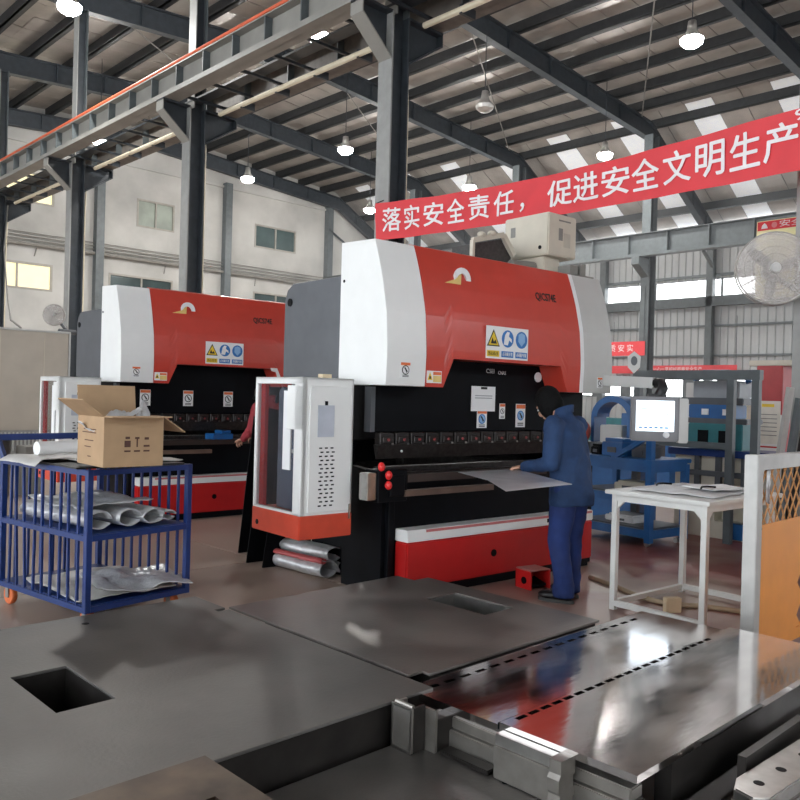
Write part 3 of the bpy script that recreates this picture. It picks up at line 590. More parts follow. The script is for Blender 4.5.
def person(name, lab, loc, rz, pose, mats_):
    """pose: joints in metres, facing +Y, the person's left is -X"""
    t = thing(name, lab, 'person', loc, rz); J = pose
    jk, tr, hatm = mats_
    b = MB()
    hc = V(J['head']); tilt = J.get('tilt', 20); HM = Matrix.Rotation(R(-tilt), 3, 'X')
    b.ell(hc+HM @ V((0, -.005, .03)), (.078, .098, .105), 18, 12, HM); b.ell(hc+HM @ V((0, .03, -.05)), (.058, .068, .075), 16, 10, HM)
    b.ell(hc+HM @ V((0, .105, -.02)), (.015, .022, .028), 10, 6, HM); b.ell(hc+HM @ V((0, .085, .03)), (.05, .02, .012), 10, 6, HM); b.ell(hc+HM @ V((0, .09, -.068)), (.026, .012, .011), 10, 6, HM)
    for s in (-1, 1): b.ell(hc+HM @ V((s*.078, -.005, -.005)), (.012, .022, .034), 10, 6, HM)
    cap(b, J['neck'], hc+HM @ V((0, -.02, -.04)), .06, .055)
    cap(b, J['chest'], J['neck'], .10, .06); cap(b, J['pelvis'], J['chest'], .10, .11)
    for s in ('l', 'r'):
        cap(b, J['chest'], J['sh'+s], .08, .055); cap(b, J['sh'+s], J['el'+s], .045, .036); cap(b, J['el'+s], J['wr'+s], .036, .026)
        cap(b, J['pelvis'], J['hip'+s], .09, .075); cap(b, J['hip'+s], J['kn'+s], .072, .05); cap(b, J['kn'+s], J['an'+s], .048, .036)
        f = (V(J['wr'+s])-V(J['el'+s])).normalized(); f = (f+V(J.get('hand_dir', (0, .5, 0)))).normalized()
        hand(b, V(J['wr'+s]), f, (0, -.1, -1), (1 if s == 'l' else -1)*J.get('thumb', 1), J.get('curl', 25))
    body = put('body', remesh(b, .006, 'body', 2), M_skin, t); body.data.materials.clear(); body.data.materials.append(M_skin)
    # jacket
    j = MB(); n = 22
    def ring(c, rx, ry, tx=0): 
        c = V(c); return [c+Matrix.Rotation(R(-tx), 3, 'X') @ V((rx*math.cos(2*math.pi*k/n), ry*math.sin(2*math.pi*k/n), 0)) for k in range(n)]
    P, Cc, Nk = V(J['pelvis']), V(J['chest']), V(J['neck'])
    lean = math.degrees(math.atan2((Nk-P).y, (Nk-P).z)); hem = J.get('hem', .15)
    mid = P.lerp(Cc, .5)
    j.loft([ring(P+V((0, -.01, -hem)), .205, .155, lean*.2), ring(P+V((0, -.01, -hem+.03)), .212, .16, lean*.3), ring(P+V((0, 0, .02)), .20, .15, lean*.5), ring(mid+V((0,-.005,0)), .198, .14, lean*.8), ring(Cc, .205, .138, lean), ring(Cc.lerp(Nk, .55)+V((0,-.015,0)), .19, .115, lean*1.2), ring(Cc.lerp(Nk, .85)+V((0,-.02,0)), .125, .09, lean*1.4), ring(Nk+V((0, -.01, .01)), .082, .078, lean*1.6), ring(Nk+V((0, -.005, .05)), .074, .074, lean*1.7)])
    for s in ('l', 'r'):
        a, e, w_ = V(J['sh'+s]), V(J['el'+s]), V(J['wr'+s]); cap(j, a, e, .082, .066, 16); cap(j, e, e.lerp(w_, .9), .066, .046, 16)
        d = (w_-e).normalized(); cap(j, e.lerp(w_, .84), e.lerp(w_, .95), .049, .049, 16)
    jm = remesh(j, .011, 'jacket', 4)
    for v in jm.vertices:
        q = v.co; d = (.5-abs(noise.noise(q*V((8, 8, 6)))))*.016-.006+noise.noise(q*20)*.004; v.co += v.normal*d
    jo = put('jacket', jm, jk, t); jm.materials.clear(); jm.materials.append(jk)
    c = MB(); c.loft([ring(Nk+V((0, -.012, .02)), .083, .082, lean*1.7), ring(Nk+V((0, -.02, .075)), .077, .077, lean*1.9), ring(Nk+V((0, -.018, .075)), .068, .068, lean*1.9), ring(Nk+V((0, -.012, .02)), .07, .07, lean*1.7)], cap=False).build('collar', jk, jo, smooth=True)
    # trousers
    q = MB(); q.loft([ring(P+V((0, 0, -.02)), .175, .135), ring(P+V((0, 0, .05)), .17, .13)]); 
    for s in ('l', 'r'):
        h, k, a = V(J['hip'+s]), V(J['kn'+s]), V(J['an'+s]); cap(q, P.lerp(h, .6)+V((0,0,-.02)), h, .125, .115, 18); cap(q, h, k, .112, .086, 18); cap(q, k, a+V((0, -.005, -.0)), .086, .078, 18); cap(q, a.lerp(k, .12), a+V((0, 0, -.015)), .082, .085, 18)
    tm = remesh(q, .012, 'trousers', 4)
    for v in tm.vertices: v.co += v.normal*((.5-abs(noise.noise(v.co*V((7, 7, 6)))))*.016-.006+noise.noise(v.co*18)*.004)
    for v in tm.vertices: v.co.z = max(v.co.z, .045)
    put('trousers', tm, tr, t); tm.materials.clear(); tm.materials.append(tr)
    for s in ('l', 'r'):
        a = V(J['an'+s]); sh = MB(); fy = V(J.get('toe'+s, (0, 1, 0))).normalized(); sd = fy.cross(V((0, 0, 1))); M = Matrix((sd, fy, V((0,0,1)))).transposed()
        sh.ell(V((a.x, a.y, .055))+fy*.02, (.047, .10, .045), 14, 8, M); sh.ell(V((a.x, a.y, .045))+fy*.12, (.05, .085, .036), 14, 8, M); sh.ell(V((a.x, a.y, .09)), (.045, .05, .05), 12, 8, M)
        so = remesh(sh, .008, 'shoe', 2)
        for v in so.vertices: v.co.z = max(v.co.z, .012)
        o = put('shoe', so, M_shoe, t); so.materials.clear(); so.materials.append(M_shoe)
        MB().prism([tuple((V((a.x, a.y, 0))+M @ V((.05*math.cos(u)*(1 if math.sin(u) > 0 else .85), .06+.145*math.sin(u), 0)))[:2]) for u in [k*math.pi/10 for k in range(20)]], 0, .025).build('sole', M_sole, o)
    # cap and hair
    h = MB(); h.ell(hc+HM @ V((0, -.018, .045)), (.092, .108, .108), 20, 12, HM); h.ell(hc+HM @ V((0, -.045, -.01)), (.085, .075, .10), 18, 10, HM)
    if J.get('brim'): h.ell(hc+HM @ V((0, .09, .062)), (.07, .07, .014), 14, 6, HM)
    if J.get('hood'): 
        for s in (-1, 1): h.ell(hc+HM @ V((s*.062, .012, -.02)), (.034, .058, .105), 12, 8, HM)
    put('cap', remesh(h, .008, 'cap', 3), hatm, t).data.materials.append(hatm)
    for s in (-1, 1):
        e = MB().ell(hc+HM @ V((s*.03, .092, .008)), (.012, .008, .008), 10, 6, HM).build('eye', M_wht, t, smooth=True); MB().ell(hc+HM @ V((s*.03, .099, .008)), (.005, .003, .005), 8, 6, HM).build('iris', M_ink, e)
    return t
pose = dict(pelvis=(0, 0, .90), chest=(0, .05, 1.26), neck=(0, .10, 1.42), head=(0, .225, 1.515), tilt=36, hipl=(-.09, 0, .86), hipr=(.09, 0, .86), knl=(-.10, .035, .48), knr=(.10, .05, .48),
            anl=(-.10, -.02, .085), anr=(.11, .05, .085), toel=(-.25, 1, 0), toer=(.15, 1, 0), shl=(-.185, .05, 1.36), shr=(.185, .07, 1.36), ell=(-.245, .03, 1.07), elr=(.24, .16, 1.07),
            wrl=(-.19, .31, 1.02), wrr=(.10, .40, 1.0), hem=.165, curl=28, hood=True, brim=False)
man_at = gz(568, 600, 0); man_at.z = 0
person('person', 'man in blue work jacket and trousers with dark cap, bending metal', man_at, R(2), pose, (M_jacket, M_trous, M_hair))
pose2 = dict(pose); pose2.update(chest=(0, .06, 1.25), head=(0, .2, 1.5), tilt=35, ell=(-.27, .06, 1.1), wrl=(-.2, .3, .98), brim=True, hood=False)
p2 = gy(271, 480, 8.14); p2.z = 0
person('person', 'worker in red top and faded jeans at the rear press brake', (p2.x, 8.14, 0), R(4), pose2, (M_rshirt, M_jean, M_shoe))
# workpiece in the man's hands
wp = thing('metal_sheet', 'bright bent sheet of metal held by the man in blue', 'sheet', man_at+V((-.1, .45, .985)), 0)
def sheetmesh(pts, th, parent, name, m):
    n = len(pts); vs = list(pts)+[V(p)-V((0, 0, th)) for p in pts]
    return MB().add(vs, [tuple(range(n)), tuple(range(2*n-1, n-1, -1))]+[(i, (i+1) % n, n+(i+1) % n, n+i) for i in range(n)]).build(name, m, parent)
cW = wp.location
A, B, Cc_, D, E_ = gz(458, 472, .985)-cW, gz(516, 469, .99)-cW, gz(572, 484, .985)-cW, gz(506, 491, .965)-cW, gz(488, 480, 1.0)-cW
sheetmesh([A, B, E_], .003, wp, 'bent_flange', mat('bright sheet', (.72, .74, .77), .3, .6)); sheetmesh([E_, B, Cc_, D], .003, wp, 'sheet_panel', mat('bright sheet', (.72, .74, .77), .3, .6))
# ================================================================== FOREGROUND STEEL
def plate(name, lab, x0, x1, y0, y1, z0, z1, m, holes=(), bev=.003, cat='steel plate'):
    t = MB().slab(x0, x1, y0, y1, z0, z1, holes).build(name, m, bevel=0)
    return tag(t, lab, cat)
ZP = .40
H1a, H1b, H1c = gz(10, 677, ZP), gz(67, 665.5, ZP), gz(115.7, 698, ZP)
h1 = (H1a.x, H1c.x, H1c.y, H1b.y)
p1 = thing('steel_frame_plate', 'big dark steel plate with a deep square opening, beside the blue cart', 'steel plate')
MB().slab(.1, 2.345, 2.19, 4.03, ZP-.012, ZP, [h1, (2.28, 2.345, 3.68, 3.72)]).build('top_plate', M_plate, p1, bevel=.002, seg=1)
MB().slab(h1[0]-.03, h1[1]+.03, h1[2]-.03, h1[3]+.03, .12, ZP-.0125, [h1]).build('opening_wall', M_edge, p1)
MB().box(h1[0]+.01, h1[1]-.07, h1[2]+.001, h1[3]-.2, .12, .27).build('inner_step', M_plate2, p1)
MB().slab(.14, 2.335, 2.2, 3.99, .1, ZP-.0125, [(.2, 2.28, 2.25, 3.93)]).build('skirt', M_edge, p1)
for x, y in ((.2, 2.3), (.2, 3.85), (2.15, 2.3), (2.15, 3.85)): MB().box(x, x+.1, y, y+.1, 0, .1).build('support_block', M_edge, p1)
MB().lathe((1.66, 3.88, ZP), [(.001, -.002), (.018, -.002), (.018, .001), (.001, .001)], 12).build('drill_hole', M_black, p1)
p2a, p2b, p2c = gz(425, 599, ZP), gz(455, 593, ZP), gz(511, 608.7, ZP)
h2 = (p2a.x, p2b.x, p2c.y, p2b.y)
p2t = thing('steel_frame_plate', 'dark steel plate with a rectangular slot, in front of the press brake', 'steel plate')
MB().slab(2.362, 3.725, 2.30, 3.71, ZP-.008, ZP+.004, [h2, (3.6, 3.725, 3.55, 3.71), (2.362, 2.44, 2.30, 2.345)]).build('top_plate', M_plate2, p2t, bevel=.002, seg=1)
MB().slab(h2[0]-.02, h2[1]+.02, h2[2]-.02, h2[3]+.02, .22, ZP-.0085, [h2]).build('slot_wall', M_steel, p2t)
MB().box(h2[0]-.02, h2[1]+.02, h2[2]-.02, h2[3]+.02, .2, .22).build('slot_floor', M_edge, p2t)
MB().slab(2.45, 3.7, 2.31, 3.5, .0, ZP-.0085, [(2.5, 3.65, 2.36, 3.45)]).build('skirt', M_edge, p2t)
# lower wide plate
lowp = plate('steel_base_plate', 'low dark steel plate under the stacked blocks, with drilled holes', 1.3, 2.45, .55, 2.17, .215, .245, M_plate)
lowp2 = [MB().box(1.4+i*.8, 1.5+i*.8, .7, 2.1, 0, .215).build('support_bar', M_edge, lowp) for i in range(2)]
for px, py in ((472, 752), (525, 783), (505, 783)):
    q = gz(px, py, .245); MB().lathe((q.x, q.y, .245), [(.001, -.002), (.011, -.002), (.011, .001), (.001, .001)], 10).build('drill_hole', M_black, lowp)
bp_ = gz(205, 755, .435)
bpl = plate('oiled_steel_plate', 'brown oiled steel plate overlapping the big dark plate corner', bp_.x-.9, bp_.x, bp_.y-.9, bp_.y, .402, .434, M_rust, [(bp_.x-.14, bp_.x-.11, bp_.y-.34, bp_.y-.24)])
# polished slotted plates
ZA, ZBp = .391, .418
a0 = gz(403, 692, ZA)
ya, yb_ = gz(507, 719, ZA).y, a0.y
slots = []; q0, q1 = gz(434, 686, ZA), gz(640, 621, ZA); nS = 17; 
for i in range(nS):
    x = q0.x+(q1.x-q0.x)*i/(nS-1); slots.append((x-.032, x+.028, q0.y-.011, q0.y+.011))
pa = plate('slotted_steel_plate', 'lower polished steel plate with one line of short slots', a0.x+.04, 4.12, ya-.12, min(yb_+.03, 2.294), ZA-.03, ZA, M_pol, slots)
MB().box(a0.x+.1, 4.05, ya-.1, yb_, ZA-.036, ZA-.032).build('slot_shade', M_black, pa)  # black sheet added under the slots, stands for the shade inside them
b0, b1 = gz(509, 719, ZBp), gz(629, 781, ZBp); t0, t1 = gz(512, 717, ZBp), gz(706, 641, ZBp)
teeth = []; nT = 21; yT = t0.y
for i in range(nT):
    x = b0.x+.02+(t1.x-b0.x-.02)*i/(nT-1); teeth.append((x, x+.055, yT-.034, yT-.012))
BX0 = (b0.x+b1.x)/2
pb = plate('slotted_steel_plate', 'upper polished steel plate with a line of slots along its edge', BX0, 4.10, b1.y, yT, ZBp-.025, ZBp, M_pol, teeth)
MB().box(BX0+.01, 4.05, yT-.045, yT-.002, ZBp-.0262, ZBp-.0252).build('slot_shade', M_black, pb)  # slot shade of the upper plate, drawn as a thin black sheet
MB().box(BX0, BX0+.42, yT+.0005, yT+.008, ZA+.0005, ZBp-.004).build('gap_shade', M_black, pb)  # shade in the gap at the plate step, put in as a black strip
for i in range(1): MB().box(2.5, 4.0, b1.y+.02, b1.y+.08, 0, ZBp-.026).build('support_bar', M_edge, pb)
MB().box(2.5, 3.9, yb_-.12, yb_-.04, 0, ZA-.037).build('support_bar', M_edge, pa)
# bars stacked along the near face
def block(name, lab, x0, x1, y0, y1, z0, z1, m=M_steel, cat='steel block', bev=.004):
    return tag(MB().box(x0, x1, y0, y1, z0, z1).build(name, m, bevel=bev), lab, cat)
xf = BX0
block('steel_bar', 'long pale steel bar lying under the polished plate edge', xf+.005, xf+.09, b1.y+.01, yb_-.14, .247, .315, M_pale)
block('steel_bar', 'grey steel bar between the polished plate and the lowest bar', xf+.02, xf+.09, b1.y+.03, yb_-.15, .317, .359, M_pale)
cA = gz(391, 746, .245); 
k1 = thing('steel_channel', 'upright pale steel channel piece at the stack corner', 'steel channel', (cA.x, cA.y, .247))
MB().box(0, .012, -.105, 0, 0, .165).build('plate_face', M_pale, k1, bevel=.003, seg=1); MB().box(0.012, .07, -.012, 0, 0, .165).build('flange', M_pale, k1); MB().box(0.012, .07, -.105, -.093, 0, .165).build('flange', M_edge, k1)
for yy in (-.105, -.008): MB().box(-.003, 0, yy, yy+.008, .0, .165).build('edge_rib', M_steel, k1)
for zz in (0, .155): MB().box(-.003, 0, -.097, -.008, zz, zz+.01).build('edge_rib', M_steel, k1)
MB().tube([(.012, -.1, .168), (.012, -.01, .168)], .009, 8).build('rolled_edge', M_pale, k1)
cB = gz(425, 748, .245)
k2 = thing('steel_box_section', 'dark steel box section standing beside the upright channel', 'steel block', (cB.x, cB.y, .247))
MB().box(0, .2, -.06, 0, 0, .12).build('box_body', M_edge, k2, bevel=.003, seg=1); MB().box(-.012, 0, -.06, -.0, .0, .155).build('end_face', M_pale, k2)
block('steel_offcut', 'flat dark steel offcut lying in front of the box section', cB.x+.0, BX0+.0, cB.y-.30, cB.y-.07, .247, .262, M_edge)
k3 = thing('steel_channel', 'long steel channel lying below the upper slotted plate edge', 'steel channel', (BX0-.055, yT-.02, .247))
MB().box(0, .05, -.24, .0, 0, .11).build('channel_web', M_pale, k3, bevel=.003, seg=1); MB().box(.01, .05, -.24, .0, .112, .15).build('channel_lip', M_steel, k3)
MB().prism([(-.03, 0), (.05, 0), (.05, .03), (.06, .03), (.06, .06), (.05, .06), (.05, .1), (.06, .1), (.06, .158), (-.02, .158), (-.02, .115), (-.03, .1), (-.03, .06), (-.022, .05)], -.29, -.245, 'xz').build('notched_end', M_pale, k3)
# lower polished plate and bracket at the right corner
lz = .26
plate('polished_steel_sheet', 'polished sheet lying below the upper toothed plate, by the orange panel', 2.46, 3.9, .62, 1.22, lz-.02, lz, M_pol)
MBs = MB().box(2.5, 3.8, .65, 1.17, 0, lz-.021)
tag(MBs.build('timber_support', M_rust), 'dark packing block under the low polished sheet', 'packing')
q = gz(745, 790, .30)
bk = thing('machined_arm', 'grey machined steel arm with holes at the stack end', 'steel arm', (q.x, q.y, lz+.001))
pts = [(-.06, -.05), (-.02, -.09), (.55, -.12), (.8, -.12), (.8, .02), (.5, .03), (.05, .05), (-.04, .02)]
MB().prism(pts, 0, .05).build('arm_body', M_steel, bk, bevel=.006)
for xx, yy in ((.06, -.02), (.22, -.03), (.4, -.04)): MB().lathe((xx, yy, .05), [(.001, -.003), (.018, -.003), (.018, .001), (.001, .001)], 12).build('bolt_hole', M_black, bk)
MB().box(.15, .7, .06, .09, 0, .08).build('rib', M_edge, bk)
# ================================================================== BLUE CART
c0 = gz(86, 612, .14); CZ = 1.035
cart = thing('trolley', 'blue barred steel trolley loaded with film rolls and a carton', 'trolley', (c0.x, c0.y, 0), R(8))
CW, CL = .76, 1.1
for x in (0, CW):
    for y in (0, CL): MB().box(x-.02, x+.02, y-.02, y+.02, .13, CZ).build('post', M_blue, cart, bevel=.003, seg=1)
for z in (.15, .60, CZ-.02):
    for x in (0, CW): MB().box(x-.018, x+.018, .02, CL-.02, z-.018, z+.018).build('rail', M_blue, cart)
    for y in (0, CL): MB().box(.02, CW-.02, y-.018, y+.018, z-.018, z+.018).build('rail', M_blue, cart)
for z in (.165, .615): MB().box(.0, CW, .0, CL, z, z+.008).build('shelf', M_blue, cart)
for i in range(1, 10):
    j = random.uniform(-.02, .02) if i not in (7, 8) else .05
    for x in (0, CW): MB().bar((x, i*CL/10, .16), (x, i*CL/10+(j if x == 0 else 0), CZ-.03), .016, .016).build('bar', M_blue, cart)
for i in range(1, 8): MB().bar((i*CW/8, CL, .16), (i*CW/8, CL, CZ-.03), .016, .016).build('bar', M_blue, cart)
MB().bar((0, CL, CZ), (-.02, CL+.06, 1.17), .03, .03).bar((CW, CL, CZ), (CW-.02, CL+.06, 1.17), .03, .03).bar((-.04, CL+.06, 1.18), (CW, CL+.06, 1.18), .03, .045).build('handle', M_blue, cart)
for x, y in ((.06, .08), (CW-.06, .08), (.04, CL-.06), (CW-.06, CL-.06)):
    wl = MB().lathe((x, y, .065), [(.012, -.02), (.06, -.02), (.065, -.012), (.065, .012), (.06, .02), (.012, .02)], 18, 'x').build('wheel', M_rubber, cart); MB().box(x-.03, x+.03, y-.03, y+.03, .125, .133).box(x-.03, x-.024, y-.02, y+.02, .05, .13).box(x+.024, x+.03, y-.02, y+.02, .05, .13).build('caster_fork', M_pipe, wl)
CM = Matrix.Translation((c0.x, c0.y, 0)) @ Matrix.Rotation(R(8), 4, 'Z')
def crumple(w_, l_, z, amp, nx=22, ny=22, seed=0, droop=None, th=.006):
    m = MB(); vs = []
    for i in range(nx+1):
        for j in range(ny+1):
            u, v = i/nx, j/ny; x, y = (u-.5)*w_, (v-.5)*l_; q = V((x*5+seed, y*5, seed*3))
            zz = amp*(noise.noise(q)+.5*noise.noise(q*2.3)+.25*abs(noise.noise(q*5)))+amp
            if droop: zz = droop(x, y, zz)
            vs.append(V((x+.02*noise.noise(q*1.5), y+.02*noise.noise(q*1.7+V((9,0,0))), z+zz)))
    n = len(vs); m.v = [tuple(p) for p in vs]+[(p.x, p.y, p.z-th) for p in vs]; k = ny+1
    for i in range(nx):
        for j in range(ny):
            a = i*k+j; m.f.append((a, a+k, a+k+1, a+1)); m.f.append((n+a, n+a+1, n+a+k+1, n+a+k))
    for j in range(ny): m.f.append((j, j+1, n+j+1, n+j)); b = nx*k+j; m.f.append((b, n+b, n+b+1, b+1))
    for i in range(nx): a = i*k; m.f.append((a, n+a, n+a+k, a+k)); b = i*k+ny; m.f.append((b, b+k, n+b+k, n+b))
    return m
def soft(name, lab, cat, m, mm, loc, rz=0, group=None):
    o = m.build(name, mm, smooth=True); o.location = loc; o.rotation_euler = (0, 0, rz); return tag(o, lab, cat, group)
pc = lambda x, y, z: CM @ V((x, y, z))
def board(name, lab, x, y, z, w_, l_, th, m, rz=0.0, cat='board'):
    o = MB().box(-w_/2, w_/2, -l_/2, l_/2, 0, th).build(name, m, bevel=.003); o.location = pc(x, y, z); o.rotation_euler = (0, 0, R(3)+rz); return tag(o, lab, cat)
board('tray', 'black sheet tray lying across the blue trolley top under the carton', CW/2, .52, CZ, CW+.02, .98, .012, M_blackp, cat='tray')
soft('film_sheet', 'pale film sheet draped over the trolley bars', 'film', crumple(.62, .55, 0, .012, seed=3, droop=lambda x, y, z: z-max(0, (-x-.25))*1.1*.6), M_sheet, pc(.22, .72, CZ+.022), R(3))
soft('film_sheet', 'white film sheet under the carton at the trolley front', 'film', crumple(.66, .36, 0, .008, seed=8), M_sheet, pc(.46, .3, CZ+.018), R(5))
ro = MB().tube([(-.2, 0, 0), (.2, 0, 0)], .05, 16).build('paper_roll', M_paper, smooth=False); ro.location = pc(.33, .9, CZ+.075); ro.rotation_euler = (0, 0, R(8)); tag(ro, 'white paper roll lying behind the carton on the trolley', 'roll')
# carton
k0 = gz(103, 468, CZ+.032); ctn = thing('cardboard_box', 'open brown carton with loose flaps on the blue trolley', 'box', (k0.x, k0.y, CZ+.035), R(-2))
BW, BL, BH, T = .385, .42, .31, .006
MB().box(0, BW, 0, T, 0, BH).build('side', M_card, ctn); MB().box(0, BW, BL-T, BL, 0, BH).build('side', M_card, ctn); MB().box(0, T, T, BL-T, 0, BH).build('side', M_card, ctn); MB().box(BW-T, BW, T, BL-T, 0, BH).build('side', M_card, ctn); MB().box(0, BW, 0, BL, -.002, 0).build('bottom', M_cardi, ctn)
def flap(p, q, d):
    p, q, d = V(p), V(q), V(d); n = (q-p).cross(d).normalized()*.004; c = [p, q, q+d*.0+d, p+d]
    MB().add([x+n for x in c]+[x-n for x in c], [(0,1,2,3),(7,6,5,4),(0,4,5,1),(1,5,6,2),(2,6,7,3),(3,7,4,0)]).build('flap', M_card, ctn)
flap((0, .0, BH), (BW, .0, BH), (0, -.12, -.0)); flap((0, BL, BH), (BW, BL, BH), (0, .03, .19)); flap((0, 0, BH), (0, BL, BH), (-.13, 0, .1)); flap((BW, 0, BH), (BW, BL, BH), (.15, 0, -.1))
for k, sh in enumerate((((-.028, .028, .0, .04), (-.02, .02, .05, .065)), ((-.006, .006, 0, .05), (-.02, .02, .05, .062)), ((-.028, .028, 0, .012), (-.02, .02, .045, .06)))):
    xx = .15+k*.062
    for a, b, c, d in sh: MB().box(xx+a*.7, xx+b*.7, -.0015, 0, .12+c, .12+d).build('handling_mark', M_print, ctn)
    MB().box(xx-.02, xx+.02, -.0015, 0, .09, .1).build('handling_mark', M_print, ctn)
for k, (yy, zz, L) in enumerate(((.12, .22, .2), (.12, .2, .22), (.16, .15, .14), (.2, .11, .1), (.2, .05, .05))): MB().box(-.0012, 0, yy, yy+L, zz, zz+.006).build('print_line', M_print, ctn)
soft('film_bag', 'crumpled silver film bag sticking out of the open carton', 'bag', crumple(.26, .3, 0, .10, seed=12), M_foilbag, (k0.x+.13, k0.y+.2, CZ+.20), R(10))
soft('film_bag', 'pointed silver film scrap standing at the carton edge', 'bag', MB().loft([[(-.05, -.03, -.15), (.05, -.03, -.15), (.06, .04, -.15), (-.05, .05, -.15)], [(-.03, -.02, .02), (.04, -.02, .02), (.03, .03, .02), (-.03, .03, .02)], [(-.003, 0, .10), (.004, 0, .10), (.003, .005, .10), (-.003, .005, .1)]]), M_foilbag, (k0.x+.33, k0.y+.16, CZ+.035+.31), R(20))
# shelf loads
def roll_mesh(L, r, seed, n=22, turns=1.0, ow=.75):
    """a flattened open roll of film along Y"""
    rings = []
    for j in range(9):
        y = -L/2+L*j/8; out = []; inn = []
        for k in range(n+1):
            a = 2*math.pi*k/n*.93; rr = r*(1+.13*noise.noise(V((math.cos(a)*1.5+seed, math.sin(a)*1.5, y*3)))); out.append((rr*math.cos(a)*1.25, y, rr*math.sin(a)*ow)); inn.append(((rr-.008)*math.cos(a)*1.25, y, (rr-.008)*math.sin(a)*ow))
        rings.append(out+inn[::-1])
    return MB().loft(rings)
def rollthing(lab, loc, rz, L, r, seed, m=M_foilbag, grp=None, ow=.75):
    o = roll_mesh(L, r, seed, ow=ow).build('film_roll', m, smooth=True); o.location = loc; o.rotation_euler = (0, 0, rz); return tag(o, lab, 'roll', grp)
g1 = 'film rolls on the trolley middle shelf'
for k, (x, y, z, r, L, rz, lb) in enumerate(((.125, .5, .70, .078, .85, 0, 'widest crumpled silver film roll on the trolley middle shelf'), (.335, .46, .70, .075, .8, 1, 'silver film roll beside the widest one on the trolley middle shelf'), (.525, .42, .695, .068, .75, -1, 'silver film roll beside the thinnest one on the trolley middle shelf'), (.675, .45, .68, .048, .7, 1, 'thinnest silver film roll on the trolley middle shelf'))):
    rollthing(lb, pc(x, y, z-.005), R(8+rz), L, r, k*3.1, grp=g1)
soft('film_sheet', 'wrinkled silver sheet covering the rolls on the middle shelf', 'film', crumple(.55, .7, 0, .03, seed=21), M_foilbag, pc(.3, .47, .755), R(6))
soft('film_sheet', 'flat pale film stack on the trolley bottom shelf', 'film', crumple(.7, .85, 0, .02, seed=31), M_sheet, pc(.38, .45, .18), R(3))
soft('film_sheet', 'folded silver film on the trolley bottom shelf, jutting out front', 'film', crumple(.6, .6, 0, .03, seed=35), M_foilbag, pc(.5, .22, .215), R(-8))
# bundle on the floor
bl = gz(304, 572, .0); g2 = 'film rolls bundled on the floor'
for k, (dx, dy, dz, r, mm, lb) in enumerate(((-.10, 0, .075, .085, M_foilbag, 'silver film roll low in the floor bundle by the black machine'), (.12, .02, .07, .085, M_foilbag, 'silver film roll in the floor bundle touching the machine'), (-.02, .02, .19, .075, M_foilbag, 'silver film roll on top of the floor bundle'), (-.17, -.02, .15, .028, mat('red film', (.55, .10, .10), .45), 'thin red film roll along the floor bundle side'))):
    rollthing(lb, (bl.x+.1+dx, bl.y+.0+dy, dz), R(4), .62, r, 40+k*2.3, mm, g2, ow=.8)
# leaning black plates
for k, (px, py, w_, h_, lb) in enumerate(((238, 553, .5, 1.35, 'black steel sheet leaning, farthest out beside the guard cabinet'), (246, 563, .5, 1.45, 'black steel sheet leaning between two others behind the guard cabinet'), (262, 568, .45, 1.2, 'black steel sheet leaning closest to the press brake frame'))):
    q = gz(px, py, 0); o = MB().box(0, w_, -.004, .004, 0, h_).build('steel_sheet', M_black); o.location = (q.x, q.y, .002); o.rotation_euler = (R(-9+k), R(11), R(-4-k*3)); tag(o, lb, 'steel sheet', 'leaning black sheets')
# ================================================================== PEDAL, HOSE, BLOCK, TABLE
q = gz(538, 589, 0); pd = thing('foot_pedal', 'red foot pedal guard on the floor by the shoes', 'pedal', (q.x, q.y, 0), R(-12))
MB().box(-.1, -.085, -.02, .17, 0, .15).build('guard_side', M_redd, pd); MB().box(.1, .115, -.02, .17, 0, .15).build('guard_side', M_redd, pd); MB().box(-.1, .115, -.02, .17, .15, .16).build('guard_top', mat('worn red top', (.42, .16, .14), .5), pd, bevel=.004); MB().box(-.1, .115, .155, .17, 0, .15).build('guard_back', M_redd, pd)
MB().prism([(-.0, .02), (.14, .02), (.14, .07), (.0, .04)], -.07, .085, 'yz').build('pedal', M_black, pd); MB().lathe((-.1, .06, .07), [(.001, -.006), (.03, -.006), (.03, .0), (.001, 0)], 12, 'x').build('cable_port', M_black, pd)
hs = [gz(590, 577, .02), gz(620, 588, .02), gz(640, 597, .02), gz(668, 604, .02), gz(700, 606, .02), gz(745, 612, .02)]
o = MB().tube([p-hs[0] for p in hs], .02, 8).build('air_hose', M_hose, smooth=True); o.location = hs[0]; tag(o, 'tan hose lying on the floor under the white table', 'hose')
q = gz(672, 612, 0); o = MB().box(-.06, .06, -.03, .03, 0, .11).build('packing_block', M_wood, bevel=.004); o.location = (q.x, q.y, 0); o.rotation_euler = (0, 0, R(-35)); tag(o, 'small pale block standing on the floor under the table', 'block')
tq = gz(613, 609, 0); TH = .895
tb = thing('work_table', 'white steel-framed table with papers and sheets on top', 'table', (tq.x, tq.y, 0), R(-4))
TW, TL = .95, .72
for x in (0, TW):
    for y in (0, -TL): MB().box(x-.022, x+.022, y-.022, y+.022, 0, TH-.03).build('leg', M_tbl, tb, bevel=.003, seg=1)
for x in (0, TW): [MB().box(x-.02, x+.02, -TL+.02, -.02, za_, zb2).build('frame_rail', M_tbl, tb) for za_, zb2 in ((TH-.08, TH-.03), (.03, .07))]
for y in (0, -TL): MB().box(.02, TW-.02, y-.02, y+.02, TH-.08, TH-.03).build('frame_rail', M_tbl, tb)
for y in (0, -TL): MB().box(.02, TW-.02, y-.018, y+.018, .03, .07).build('frame_rail', M_tbl, tb) if y == 0 else None
